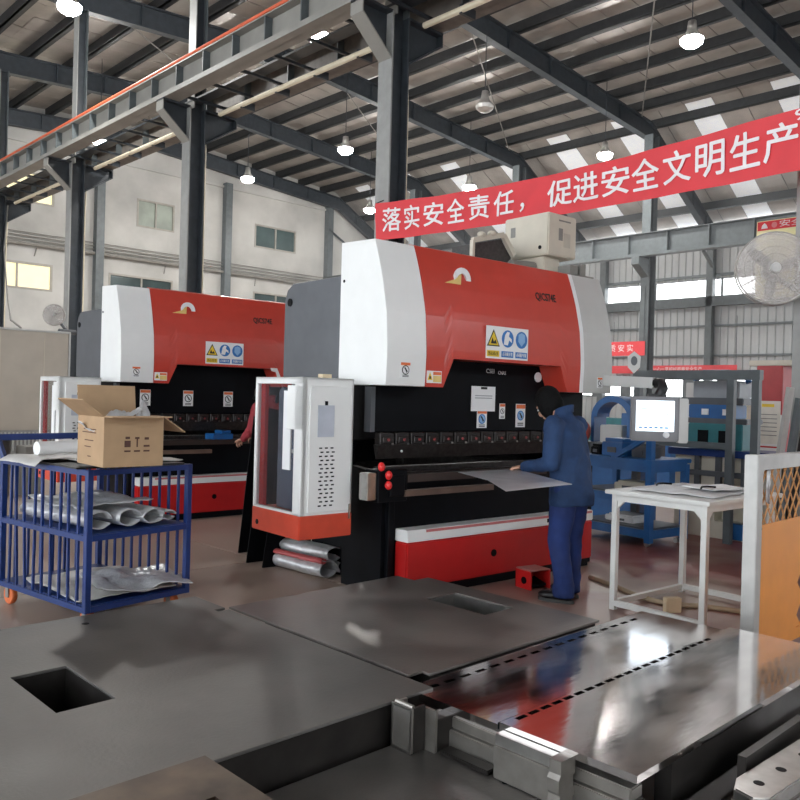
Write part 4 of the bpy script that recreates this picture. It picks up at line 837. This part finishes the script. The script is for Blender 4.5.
for x, sgn in ((0, 1), (TW, -1)):
    for y in (0, -TL):
        MB().prism([(y, TH-.08), (y+(-.08 if y == 0 else .08), TH-.08), (y, TH-.16)], x-.012, x+.012, 'yz').build('gusset', M_tbl, tb); MB().prism([(x, TH-.08), (x+sgn*.08, TH-.08), (x, TH-.16)], y-.012, y+.012, 'xz').build('gusset', M_tbl, tb)
MB().box(-.06, TW+.06, -TL-.06, .06, TH-.03, TH).build('table_top', M_tbl, tb, bevel=.004)
TM = Matrix.Translation((tq.x, tq.y, 0)) @ Matrix.Rotation(R(-4), 4, 'Z')
soft('drawing_sheet', 'large pale curled drawing sheet lying on the white table', 'paper', crumple(.82, .62, 0, .008, seed=51), mat('grey drawing paper', (.62, .62, .63), .5), TM @ V((.5, -.36, TH+.006)), R(2))
soft('drawing_sheet', 'smaller white sheet on top of the drawing on the table', 'paper', crumple(.4, .3, 0, .006, seed=55), M_paper, TM @ V((.62, -.46, TH+.030)), R(-15))
for i, (x, y, lb) in enumerate(((.3, -.2, 'black curved offcut lying at the table back edge'), (.4, -.5, 'short dark strip lying on the table papers'))):
    o = MB().tube([(-.09, 0, 0), (-.03, .02, .006), (.04, .015, .004), (.1, -.02, 0)], .008, 6).build('dark_strip', M_black); o.location = TM @ V((x, y, TH+.046)); tag(o, lb, 'strip')
# ================================================================== FENCE
fp = gd(752, 455, 4.7)
fn = thing('machine_fence', 'grey fence frame with orange panel and wire mesh', 'fence', (fp.x, fp.y, 0), 0)
FH = fp.z
MB().box(-.005, .075, -.04, .04, 0, FH).build('post', M_fence, fn, bevel=.004); MB().box(.075, 2.2, -.035, .035, FH-.09, FH-.005).build('top_rail', M_fence, fn, bevel=.003); MB().box(2.2, 2.28, -.04, .04, 0, FH).build('post', M_fence, fn)
MB().box(.075, 2.2, -.03, .03, FH-.3, FH-.26).build('mid_rail', M_fence, fn) if False else None
MB().bar((.06, 0, FH-.2), (.17, 0, FH-.08), .012, .03).build('corner_gusset', M_fence, fn)
dz0 = FH-.42
pm = MB(); DX = .80
pm.slab(.08, DX-.07, .06, dz0, -.012, -.002, (), 'xz')
pm.slab(DX+.07, 2.2, .06, dz0, -.012, -.002, (), 'xz'); pm.slab(DX-.07, DX+.07, dz0-.34, dz0, -.012, -.002, (), 'xz'); pm.slab(DX-.07, DX+.07, .06, dz0-.71, -.012, -.002, (), 'xz')
for cz in (dz0-.42, dz0-.63):
    for sx_ in (-1, 1):
        for sz_ in (-1, 1): pm.prism([(DX+sx_*.07, cz+sz_*.075), (DX, cz+sz_*.075), (DX+sx_*.07, cz)], -.012, -.002, 'xz')
pm.box(DX-.07, DX+.07, -.012, -.002, dz0-.555, dz0-.495); pm.box(DX-.07, DX+.07, -.012, -.002, dz0-.345, dz0-.34)
pn = pm.build('orange_panel', M_opanel, fn)
MB().lathe((.12, -.014, dz0-.02), [(.001, -.004), (.012, -.004), (.012, .0), (.001, .0)], 8, 'y').build('panel_bolt', M_black, pn)
wm = MB(); L = FH-.09-dz0
for k in range(-5, 34):
    x0 = .075+k*.1
    for s in (1, -1):
        xa, xb = (x0, x0+L*.75) if s == 1 else (x0+L*.75, x0)
        za, zb = dz0, dz0+L
        pa_, pb2 = V((xa, 0, za)), V((xb, 0, zb))
        lo, hi = 0, 1
        for e in (.075, 2.2):
            tt = (e-pa_.x)/(pb2.x-pa_.x)
            if (pb2.x > pa_.x) == (e < 1): lo = max(lo, tt)
            else: hi = min(hi, tt)
        if lo < hi: wm.tube([pa_.lerp(pb2, lo), pa_.lerp(pb2, hi)], .005, 5)
tag(wm.build('wire_mesh', M_omesh, fn), kind='stuff')
soft('foil_tape', 'silver tape strip hanging on the fence mesh', 'tape', MB().add([(0, 0, 0), (.05, .0, 0), (.02, -.01, -.22), (-.03, -.01, -.2), (0, .004, 0), (.05, .004, 0), (.02, -.006, -.22), (-.03, -.006, -.2)], [(0,1,2,3), (7,6,5,4), (0,3,7,4), (1,5,6,2), (0,4,5,1), (3,2,6,7)]), M_foilbag, (fp.x+.2, fp.y-.012, FH-.08))
# ================================================================== PENDANT
mc = gd(655, 419, 7.25); nrm = V((-.80, -.60, 0)).normalized(); rx = V((-nrm.y, nrm.x, 0))*-1
rx = V((.60, -.80, 0)).normalized(); ang = math.atan2(rx.y, rx.x)
pn_ = thing('control_panel', 'lit touch screen control panel hanging on a swing arm', 'control panel', mc, ang, None)
MB().box(-.21, .21, 0, .06, -.2, .2).build('bezel', mat('grey bezel', (.20, .20, .21), .4), pn_, bevel=.012); s_ = MB().box(-.165, .165, -.004, .002, -.11, .165).build('screen', M_screen, pn_)
for k, (a, b, z) in enumerate(((-.13, -.06, .09), (-.13, -.05, .075), (.08, .12, .1), (.09, .12, .04))): MB().box(a, b, -.006, -.003, z, z+.006).build('screen_text', M_scrp, s_)
for k in range(6): MB().box(-.14+k*.045, -.11+k*.045, -.006, -.003, -.085, -.07).build('screen_icon', M_scrp, s_)
MB().lathe((.1, -.006, -.14), [(.001, -.012), (.026, -.012), (.03, .01), (.001, .01)], 14, 'y').build('knob', M_paper, pn_)
MB().box(.205, .29, .015, .16, -.21, .19).build('side_box', M_lgrey, pn_, bevel=.008)
MB().box(-.2, .2, .06, .12, -.18, .18).build('housing', M_mgrey, pn_)
e0 = MBF @ V((1.6, .1, 1.70))
ends = [gd(617, 381, 7.9), gd(655, 383, 7.45)]
li = pn_.matrix_world; bpy.context.view_layer.update(); inv = (Matrix.Translation(mc) @ Matrix.Rotation(ang, 4, 'Z')).inverted()
A1, A2 = inv @ (MBF @ V((1.7, .2, 1.76))), inv @ ends[1]
MB().bar(A1, A2, .09, .1).build('swing_arm', M_lgrey, pn_, bevel=.01)
arc = [A2+(V((.04, .05, .2))-A2)*0, A2.lerp(V((.02, .06, .22)), .35)+V((.05, 0, .04)), A2.lerp(V((.02, .06, .22)), .7)+V((.06, 0, .03)), V((.03, .06, .19))]
MB().tube(arc, .045, 12).build('elbow', M_blackp, pn_, smooth=True)
MB().box(-.06, .1, .03, .09, .19, .225).build('mount', M_blackp, pn_)
dc = inv @ gd(634, 363, 7.6)
ds = MB().prism([(0, .11), (.06, .06), (.055, -.04), (.0, -.1), (-.055, -.04), (-.06, .06)], -.006, .006, 'xz').build('safety_tag', M_lgrey, pn_); ds.location = dc; MB().prism([(0.03*math.cos(a*math.pi/6), .02+.045*math.sin(a*math.pi/6)) for a in range(12)], -.009, -.005, 'xz').build('tag_emblem', M_mgrey, ds)
# ================================================================== BANNERS
b00, b01, b10, b11 = gd(376, 203.5, 12.45), gd(376, 241, 12.45), gd(800, 107.5, 7.4), gd(800, 170.5, 7.4)
ux = (b10-b00); ux.z = 0; LEN = ux.length; ux.normalize(); 
def btop(t): return b00.lerp(b10, t)
def bbot(t): return b01.lerp(b11, t)
bn = thing('slogan_banner', 'long red cloth banner with white Chinese slogan', 'banner', (b00+b11)/2)
cB_ = bn.location.copy(); ext = 1.32
rings = []
nS_ = 60
def bpt(t, s):      # t along, s from bottom 0 to top 1
    p = bbot(t).lerp(btop(t), s); sag = -(.05+.08*s)*math.sin(math.pi*min(1, t))
    nn = V((ux.y, -ux.x, 0)); return p+nn*(.012*math.sin(t*40+s*2)+.02*noise.noise(V((t*12, s*2, 0))))+V((0, 0, sag))-cB_
vs = []; nv = 8
for i in range(nS_+1):
    for j in range(nv+1): vs.append(bpt(ext*i/nS_, j/nv))
nn = V((-ux.y, ux.x, 0)); m = MB(); N = len(vs); m.v = [tuple(v) for v in vs]+[tuple(v+nn*.004) for v in vs]
for i in range(nS_):
    for j in range(nv):
        a = i*(nv+1)+j; b = a+nv+1; m.f += [(a, b, b+1, a+1), (N+a, N+a+1, N+b+1, N+b)]
m.build('cloth', M_banner, bn, smooth=True)
def bchar(ch, tcen, wid, s0=.2, s1=.84, face=None):
    cu = bpy.data.curves.new('c', 'FONT'); cu.body = ch; cu.size = 1; cu.align_x = 'CENTER'; cu.resolution_u = 2; cu.offset = .0; t_ = bpy.data.objects.new('c', cu); COL.objects.link(t_)
    bpy.context.view_layer.update(); dg = bpy.context.evaluated_depsgraph_get(); me = bpy.data.meshes.new_from_object(t_.evaluated_get(dg)); COL.objects.unlink(t_); bpy.data.objects.remove(t_)
    if not me.vertices: return
    base = [v.co.copy() for v in me.vertices]; polys = [tuple(p.vertices) for p in me.polygons]; nb_ = len(base); vv = []; ff = []
    for k_, (ox, oy) in enumerate(((.016, 0), (-.016, 0), (0, .012), (0, -.012))):
        vv += [(c_.x+ox, c_.y+oy, 0) for c_ in base]; ff += [tuple(i_+k_*nb_ for i_ in p_) for p_ in polys]
    me = bpy.data.meshes.new('lettering'); me.from_pydata(vv, [], ff)
    bm = bmesh.new(); bm.from_mesh(me); bmesh.ops.triangulate(bm, faces=bm.faces); bm.to_mesh(me); bm.free()
    if ch == '，': x0, x1, y0, y1 = -.5, .5, -.12, .88
    else:
        xs = [v.co.x for v in me.vertices]; ys = [v.co.y for v in me.vertices]; x0, x1, y0, y1 = min(xs), max(xs), min(ys), max(ys)
    out = V((ux.y, -ux.x, 0)); out = out if out.dot(CP-cB_) > 0 else -out
    for v in me.vertices:
        u = (v.co.x-x0)/(x1-x0); s = (v.co.y-y0)/(y1-y0); t = tcen+(u-.5)*wid; p = bpt(t, s0+(s1-s0)*s); v.co = p+out*.016
    me.materials.clear(); me.materials.append(M_btext); me.name = 'lettering'; o = bpy.data.objects.new('lettering', me); COL.objects.link(o); o.parent = bn
def tpix(px):       # parameter along the banner for a picture column
    lo, hi = 0, 1.3
    for _ in range(40):
        mid = (lo+hi)/2; p = bbot(mid).lerp(btop(mid), .5)-CP; x = 400+FPX*p.dot(RT)/p.dot(FW)
        if x < px: lo = mid
        else: hi = mid
    return lo
for ch, a, b in (('落', 384, 401), ('实', 404, 421), ('安', 425, 444), ('全', 447, 466), ('责', 470, 490), ('任', 494, 515), ('，', 519, 541), ('促', 548, 573), ('进', 574, 600), ('安', 603, 630), ('全', 632, 660), ('文', 664, 692), ('明', 696, 725), ('生', 730, 762), ('产', 765, 799)):
    ta, tb_ = tpix(a), tpix(b); bchar(ch, (ta+tb_)/2, tb_-ta)
MB().tube([btop(0)-cB_, V((X1-.2, FY[1]-.1, 4.6))-cB_], .008, 6).build('tie_rope', M_cold, bn); MB().tube([btop(ext)-cB_, V((X1-.27, -.6, 4.3))-cB_], .008, 6).build('tie_rope', M_cold, bn)
tS, tS2 = tpix(795), tpix(806); bchar('9', (tS+tS2)/2, tS2-tS, .8, .98)
# red banners by the far wall
q0, q1 = gd(606, 339, 21), gd(645, 336.5, 21)
def flatbanner(lab, p, q, h, txt, tw):
    d = (q-p); L = d.length; d.z = 0; o = thing('red_banner', lab, 'banner', p, math.atan2(d.y, d.x))
    MB().box(0, L, 0, .01, -h, 0).build('cloth', M_banner, o); text('lettering', txt, M_btext, o, h*.55, FRONT((L*tw, -.004, -h/2))); 
    for xx in (.05, L-.05): MB().tube([(xx, .005, 0), (xx, .005, 2.0)], .012, 6).build('cord', M_cold, o)
    return o
dA = (q1-q0)
flatbanner('short red banner with white characters beside the large press brake', gx(585, 343, XR-.5), gx(645, 336.5, XR-.5)+V((0, 0, 0)), .52, '质 安 实', .62)
flatbanner('long low red banner of white characters along the corrugated wall', gx(612, 366, XW-.38), gx(737, 366, XW-.38), .34, '一心一意抓好质量安全生产', .55)
nb0, nb1 = gx(757, 222, 9.02), gx(800, 217, 9.02)
nb = thing('notice_board', 'yellow notice board with red heading strip behind the fan', 'notice board', nb0, 0)
Ld = nb0.y-nb1.y
MB().box(0, .02, -1.2, 0, -.85, 0).build('board', mat('pale yellow board', (.85, .80, .42), .5, var=.03), nb); MB().box(-.004, 0, -1.19, -.01, -.105, -.008).build('heading', M_banner, nb)
text('heading_lettering', '安全警示标志', M_btext, nb, .075, frame((-.006, -.62, -.057), (0, -1, 0), (0, 0, 1)), width=.75)
MB().prism([(-.12, -.085), (-.05, -.085), (-.06, -.05), (-.085, -.025), (-.11, -.05)], -.007, -.003, 'yz').build('helmet_mark', M_btext, nb)
MB().prism([(-.19+.03*math.cos(a*math.pi/6), -.056+.032*math.sin(a*math.pi/6)) for a in range(12)], -.007, -.003, 'yz').build('round_mark', mat('pink mark', (.8, .25, .25), .5), nb)
for k in range(5): MB().box(-.004, 0, -1.1, -.3, -.2-k*.11, -.185-k*.11).build('text_line', mat('faded text', (.55, .5, .3), .6), nb)
# ================================================================== FANS
def fan(name, lab, loc, rz, rad, stem, tiltx=0):
    f = thing(name, lab, 'fan', loc, rz)
    cg = MB()
    for fy in (-.09, .09):
        for r_ in [rad*k/5 for k in range(1, 6)]:
            yy = fy*(1-.35*(r_/rad)**2)
            cg.tube([(r_*math.cos(a*math.pi/18), yy, r_*math.sin(a*math.pi/18)) for a in range(37)], .004 if r_ < rad*.99 else .008, 5, cap=False)
        for a in range(24):
            c_, s_2 = math.cos(a*math.pi/12), math.sin(a*math.pi/12); cg.tube([(rad*k/4*c_, fy*(1-.35*(k/4)**2), rad*k/4*s_2) for k in range(5)], .003, 4)
    cg.build('cage', M_fanw, f)
    MB().lathe((0, 0, 0), [(rad*1.0, -.06), (rad*1.01, -.06), (rad*1.01, .06), (rad*1.0, .06)], 36, 'y').build('cage_rim', M_net, f)
    MB().lathe((0, -.1, 0), [(.02, -.003), (rad*.98, .03), (rad*.98, .032), (.02, 0)], 36, 'y').build('dust_cover', M_net, f)
    for k in range(3):
        a0_ = R(140+120*k); m = MB(); rings = []
        for i in range(6):
            rr = rad*(.14+.72*i/5); wdt = rad*(.10+.2*math.sin(math.pi*(i+.8)/6.5)); rings.append([(rr*math.cos(a0_)+u*wdt*-math.sin(a0_), .03*u+t_, rr*math.sin(a0_)+u*wdt*math.cos(a0_)) for u, t_ in ((-.5, 0), (.5, 0), (.5, .006), (-.5, .006))])
        m.loft(rings).build('blade', M_blade, f)
    MB().lathe((0, 0, 0), [(.001, -.12), (rad*.12, -.115), (rad*.15, -.09), (rad*.15, .06), (.001, .06)], 20, 'y').build('hub', M_lgrey, f); MB().lathe((0, 0, 0), [(.001, .08), (.08, .08), (.09, .12), (.07, .3), (.001, .31)], 16, 'y').build('motor', M_mgrey, f, smooth=True)
    for p, q_, r_ in stem: MB().tube([p, q_], r_, 10).build('bracket', M_mgrey, f)
    return f
fc = gd(774, 269, 8.0); fa = math.atan2(-fc.x, fc.y)
FINV = (Matrix.Translation(fc) @ Matrix.Rotation(R(-58), 4, 'Z')).inverted()
fan('wall_fan', 'large caged fan on the column with a dusty cover', fc, R(-58), .355, [((0, .25, 0), FINV @ V((X1-.26, FY[0]+.05, fc.z-.25)), .03)])
bc = gd(58, 323, 15.6)
# ================================================================== LEFT BACKGROUND
cab = thing('tall_cabinet', 'tall beige sheet metal cabinet behind the blue trolley', 'cabinet', (6.05, 16.0, 0), R(0))
MB().box(-2.6, .32, 0, .8, .72, 2.6).build('body', M_beiged, cab, bevel=.01); MB().box(-2.6, .32, .02, .8, .0, .72).build('plinth', mat('vent grey', (.33, .33, .32), .5), cab)
me = MB().box(-.012, .012, -.012, .02, .32, .68).mesh('vent_slat')
for i in range(36): put('vent_slat', me, M_lgrey, cab, (-2.4+i*.072, 0, 0))
MB().box(-2.62, .35, -.02, .82, 2.6, 2.64).build('top_edge', M_lgrey, cab); MB().box(.325, .36, .0, .8, .3, 2.6).build('side_post', M_lgrey, cab)
for xx in (-1.75, -.95, -.15): MB().box(xx, xx+.012, -.006, .0, .74, 2.58).build('panel_seam', M_beige, cab)
MB().box(.2, .22, -.03, 0, .85, 1.15).build('handle', M_pipe, cab)
fan('desk_fan', 'small grey fan standing on top of the beige cabinet', (bc.x, bc.y+.2, 2.95), R(-20), .2, [((0, .15, 0), (.25, .2, -.29), .03), ((.1, .1, -.3), (.4, .3, -.3), .05)])
cb = [gy(8, 205, 27.3), gy(4, 250, 27.3), gy(8, 300, 22), gy(11, 320, 18), gy(21, 328, 16.3)]
o = MB().tube([p-cb[0] for p in cb], .02, 6).build('power_cable', M_pipe, smooth=True); o.location = cb[0]; tag(o, 'loose grey cable running down to the beige cabinet', 'cable')
gb = thing('gas_bottle', 'blue bottle beside the tall beige cabinet', 'bottle', gz(73, 455, 0)); gb.location = (6.75, 15.9, 0)
MB().lathe((0, 0, 0), [(.1, 0), (.115, .03), (.115, 1.9), (.09, 2.0), (.04, 2.08), (.04, 2.2), (.001, 2.2)], 16).build('shell', M_blue2, gb, smooth=True); MB().box(-.03, .03, -.03, .03, 2.2, 2.3).build('valve', M_steel, gb)
bx = thing('wall_box', 'grey box standing by the column behind the rear press brake', 'box', (7.15, 14.0, 0)); MB().box(0, .5, 0, .4, 0, 1.75).build('body', M_lgrey, bx, bevel=.01); MB().box(.02, .48, -.015, 0, .1, 1.65).build('door', M_lgrey, bx, bevel=.004, seg=1)
for i, (x, y, r_) in enumerate(((3.5, 12.0, .12), (3.9, 12.2, .1), (4.25, 12.0, .11))):
    o = MB().box(-r_, r_, -.2, .2, 0, .9-.1*i).build('parts_crate', (M_lgrey, M_steel, M_pipe)[i], bevel=.01); o.location = (x, y, 0); tag(o, ('tall grey crate', 'bright metal crate', 'dark grey crate')[i]+' standing behind the blue trolley', 'crate')
q = MB().box(-.14, .14, -.1, .1, 0, .07).box(-.02, .12, -.08, .08, .07, .11).build('blue_block', M_blue2, bevel=.006); q.parent = None
qq = brake_r.matrix_basis @ V((.35, .06, .962)); q.location = qq; tag(q, 'small blue block resting on the rear press brake rails', 'block')
# ================================================================== RIGHT BACKGROUND
rc = gx(757, 362, 11.0)
rcab = thing('red_cabinet', 'tall red and white cabinet with posted notices near the fan', 'cabinet', (11.0, rc.y, 0))
Hc = rc.z
MB().box(.0, .45, -.34, 0, 0, Hc-.05).build('body', M_redd if False else mat('faded red paint', (.45, .05, .05), .45), rcab, bevel=.008); MB().box(-.02, .5, -.46, .1, Hc-.05, Hc+.02).build('roof_cap', M_beige, rcab, bevel=.008); MB().box(-.012, 0, -.34, .0, .1, Hc-.7).build('door', M_white, rcab)
MB().box(-.018, -.012, -.33, -.02, 1.05, 1.62).build('notice', mat('cream paper', (.75, .70, .62), .7), rcab); MB().box(-.022, -.018, -.25, -.09, 1.54, 1.58).build('notice_heading', M_yel, rcab); MB().box(-.022, -.018, -.34, .0, 1.0, 1.02).build('red_line', M_redd, rcab)
for k in range(6): MB().box(-.021, -.018, -.29, -.06, 1.16+k*.055, 1.17+k*.055).build('text_line', M_pipe, rcab)
# grey portal frame
pf = gx(732, 380, 8.95); pf2 = gx(757, 380, 8.95)
fr = thing('portal_frame', 'grey steel portal frame standing behind the monitor', 'frame', (8.95, pf.y, 0))
zt = pf.z
for yy in (0, pf2.y-pf.y, 1.15): MB().box(-.04, .04, yy-.04, yy+.04, 0, zt).build('upright', M_col, fr)
MB().box(-.05, .05, pf2.y-pf.y-.05, 1.2, zt, zt+.11).build('cross_beam', M_col, fr)
MB().box(-.03, .03, 0, 1.15, 1.05, 1.12).build('cross_beam', M_col, fr)
# blue trolley right
q = gz(648, 548, 0); rk = thing('machine_stand', 'blue welded steel stand with shelves behind the white table', 'stand', (q.x, q.y, 0), R(-8))
W_, L_, Hh = .62, .95, .88
for x in (0, W_):
    for y in (0, L_): MB().box(x-.035, x+.035, y-.035, y+.035, .05, Hh if (x, y) != (0, 0) else 1.25).build('post', M_blue2, rk)
for z in (.14, .5, Hh-.03):
    for x in (0, W_): MB().box(x-.03, x+.03, 0, L_, z-.045, z+.045).build('rail', M_blue2, rk)
    for y in (0, L_): MB().box(0, W_, y-.03, y+.03, z-.045, z+.045).build('rail', M_blue2, rk)
for z in (.185, .545): MB().box(0, W_, 0, L_, z, z+.02).build('shelf', M_mgrey, rk)
MB().box(-.05, W_+.05, -.05, L_+.05, Hh+.015, Hh+.06).build('top_plate', M_blue2, rk, bevel=.006)
for x, y in ((.05, .05), (W_-.05, .05), (.05, L_-.05)): MB().lathe((x, y, .03), [(.001, -.02), (.03, -.02), (.03, .02), (.001, .02)], 10, 'x').build('caster', M_steel, rk)
MB().bar((0, 0, 1.2), (0, .5, Hh+.05), .05, .05).build('brace', M_blue2, rk)
RM = Matrix.Translation((q.x, q.y, 0)) @ Matrix.Rotation(R(-8), 4, 'Z')
def rbox(name, lab, x, y, z, sx_, sy_, sz_, m, cat='part', rz=0.0):
    o = thing(name, lab, cat, RM @ V((x, y, z)), R(-8)+rz)
    MB().box(-sx_/2, sx_/2, -sy_/2, sy_/2, 0, sz_*.78).build('body', m, o, bevel=.01); MB().box(-sx_*.4, sx_*.4, -sy_*.42, sy_*.42, sz_*.78, sz_).build('cover', m, o, bevel=.006); MB().box(-sx_/2-.01, -sx_/2, -sy_*.2, sy_*.2, sz_*.2, sz_*.5).build('face_plate', M_mgrey, o)
    return o
rbox('gear_unit', 'blue gear unit on the blue stand top', .25, .6, Hh+.06, .3, .3, .2, M_blue2); rbox('gear_unit', 'grey gear unit beside the blue one on the stand', .3, .28, Hh+.06, .25, .22, .16, M_mgrey); rbox('gear_unit', 'black small unit at the far end of the stand', .2, .85, Hh+.06, .18, .14, .12, M_black)
rbox('wrapped_parcel', 'pale parcel on the middle shelf of the blue stand', .3, .4, .565, .3, .4, .1, M_beige, 'parcel'); rbox('wrapped_parcel', 'white parcel on the bottom shelf of the blue stand', .3, .5, .205, .35, .4, .08, M_paper, 'parcel')
# press arch
pz = gx(612, 410, 9.3); pr_ = thing('blue_press', 'blue arched press body beside the large press brake', 'machine', (9.3, pz.y, 0))
MB().loft([[(x, .0+.62*s*math.cos(a)*.5, 1.35+.28*math.sin(a)*s) for x, s in ((0, 1), (0, .72), (.3, .72), (.3, 1))] for a in [math.pi*k/14 for k in range(15)]]).build('arch', M_blue2, pr_)
for s in (-1, 1): MB().box(0, .3, s*.31-.045 if s > 0 else -.31, .31 if s > 0 else -.22, 1.0, 1.36).build('arch_leg', M_blue2, pr_)
MB().box(-.05, .5, -.5, .45, .85, 1.02).build('table', M_mgrey, pr_, bevel=.01); MB().box(.0, .45, -.42, .38, 0, .85).build('body', M_blue2, pr_, bevel=.01); MB().box(-.02, .2, -.16, .16, 1.02, 1.25).build('slide', M_lgrey, pr_, bevel=.01)
MB().ell((-.1, .35, 1.15), (.09, .09, .14), 12, 8).build('red_tank', mat('dull red tank', (.5, .09, .07), .45), pr_, smooth=True); MB().box(-.14, -.06, .31, .39, .85, 1.05).build('tank_foot', M_black, pr_)
# beige machine with blue heads
bmq = gz(705, 540, 0); bmn = thing('beige_press', 'beige machine base with dark openings behind the table', 'machine', (9.2, 4.35, 0))
MB().slab(-.75, .35, .0, .95, 0, .6, [(-.55, -.15, .2, .75)], 'yz').build('base', M_beige, bmn, bevel=.006, seg=1); MB().box(.2, .6, -.75, .35, 0, 1.0).build('back', M_beige, bmn)
for yy in (-.5, -.2, .05): MB().box(-.06, .0, yy-.03, yy+.03, .5, .98).build('guide', M_mgrey, bmn)
MB().box(-.08, 0, -.55, .2, .72, .78).build('cross_slide', M_mgrey, bmn); MB().box(-.05, .05, -.72, -.35, .02, .2).build('blue_foot', M_blue2, bmn)
MB().box(-.1, .5, -.8, .4, .95, 1.03).build('table', M_blue, bmn, bevel=.006)
hd = thing('blue_machine_head', 'teal and blue machine heads stacked on the beige base', 'machine', (9.25, 4.45, 1.031))
for k, (y0, y1, z0, z1, m, d) in enumerate(((-.55, .1, .0, .3, M_teal, .3), (-.6, .25, .3, .36, M_mgrey, .4), (-.45, .1, .36, .52, M_blue2, .3), (-.55, .2, .52, .6, M_mgrey, .35), (-.5, .05, .6, .8, mat('pale head grey', (.3, .32, .34), .4), .3))):
    MB().box(-.05, d, y0, y1, z0, z1).build('head_block', m, hd, bevel=.01)
for yy in (-.4, -.15): MB().box(-.07, -.05, yy, yy+.12, .08, .22).build('recess', M_black, hd); MB().box(-.07, -.05, yy, yy+.08, .4, .47).build('tag_plate', M_paper, hd)
MB().tube([(.1, -.55, .78), (.1, -.5, .88), (.1, -.3, .9), (.1, 0, .9), (.1, .1, .8)], .035, 8).build('guard_loop', M_blue2, hd)
for i, (px, py, X, w_, h_, m, lb) in enumerate(((700, 420, 12.5, .8, 1.9, M_lgrey, 'pale grey electric cabinet behind the machine heads'), (640, 430, 13.4, 1.2, 1.35, M_blue2, 'blue machine body far behind the monitor'), (742, 430, 12.2, .5, 1.6, M_beige, 'beige cabinet far behind the portal frame'), (610, 440, 15.6, 1.4, 1.2, M_teal, 'teal machine body far behind the blue press'), (690, 440, 14.5, 2.2, 1.0, M_mgrey, 'dark grey machine bed far behind the blue stand'))):
    p = gx(px, py, X); o = thing('background_machine', lb, 'machine', (X, p.y, 0)); MB().box(0, .6, -w_/2, w_/2, 0, h_*.7).build('body', m, o, bevel=.01); MB().box(.05, .55, -w_*.4, w_*.35, h_*.7, h_).build('upper_body', m, o, bevel=.01); MB().box(-.012, 0, -w_*.35, w_*.1, h_*.25, h_*.6).build('door', M_paper if i in (0, 2) else M_lgrey, o); MB().box(-.03, -.012, -w_*.3, -w_*.26, h_*.4, h_*.5).build('handle', M_black, o)
# steel sections leaning by the column
for i in range(3):
    p = gd(783+i*7, 520, 7.4+.1*i); o = MB().box(-.035, .035, -.02, .02, 0, 1.75-.1*i).build('steel_section', (M_fence, M_col, M_dk)[i]); o.location = (X1-.62+.1*i, FY[0]+.24-.06*i, 0); o.rotation_euler = (R(7), R(2), R(-20)); tag(o, ('pale steel section leaning at the fan column', 'grey steel section leaning at the fan column, between two others', 'dark steel section leaning at the fan column')[i], 'steel section', 'steel sections leaning on the fan column')

# ================================================================== HAZE
hzm = bpy.data.materials.new('thin haze'); hzm.use_nodes = True; nt = hzm.node_tree; nt.nodes.remove(nt.nodes['Principled BSDF'])
vsn = nt.nodes.new('ShaderNodeVolumeScatter'); vsn.inputs['Density'].default_value = .0045; vsn.inputs['Color'].default_value = (.95, .97, 1, 1); vsn.inputs['Anisotropy'].default_value = .3
nt.links.new(vsn.outputs[0], nt.nodes['Material Output'].inputs['Volume'])
tag(MB().box(16.4, 32.5, -11, 33.2, .01, 7.95).build('haze', hzm), 'thin pale haze filling the far bay of the hall', 'haze', kind='stuff')
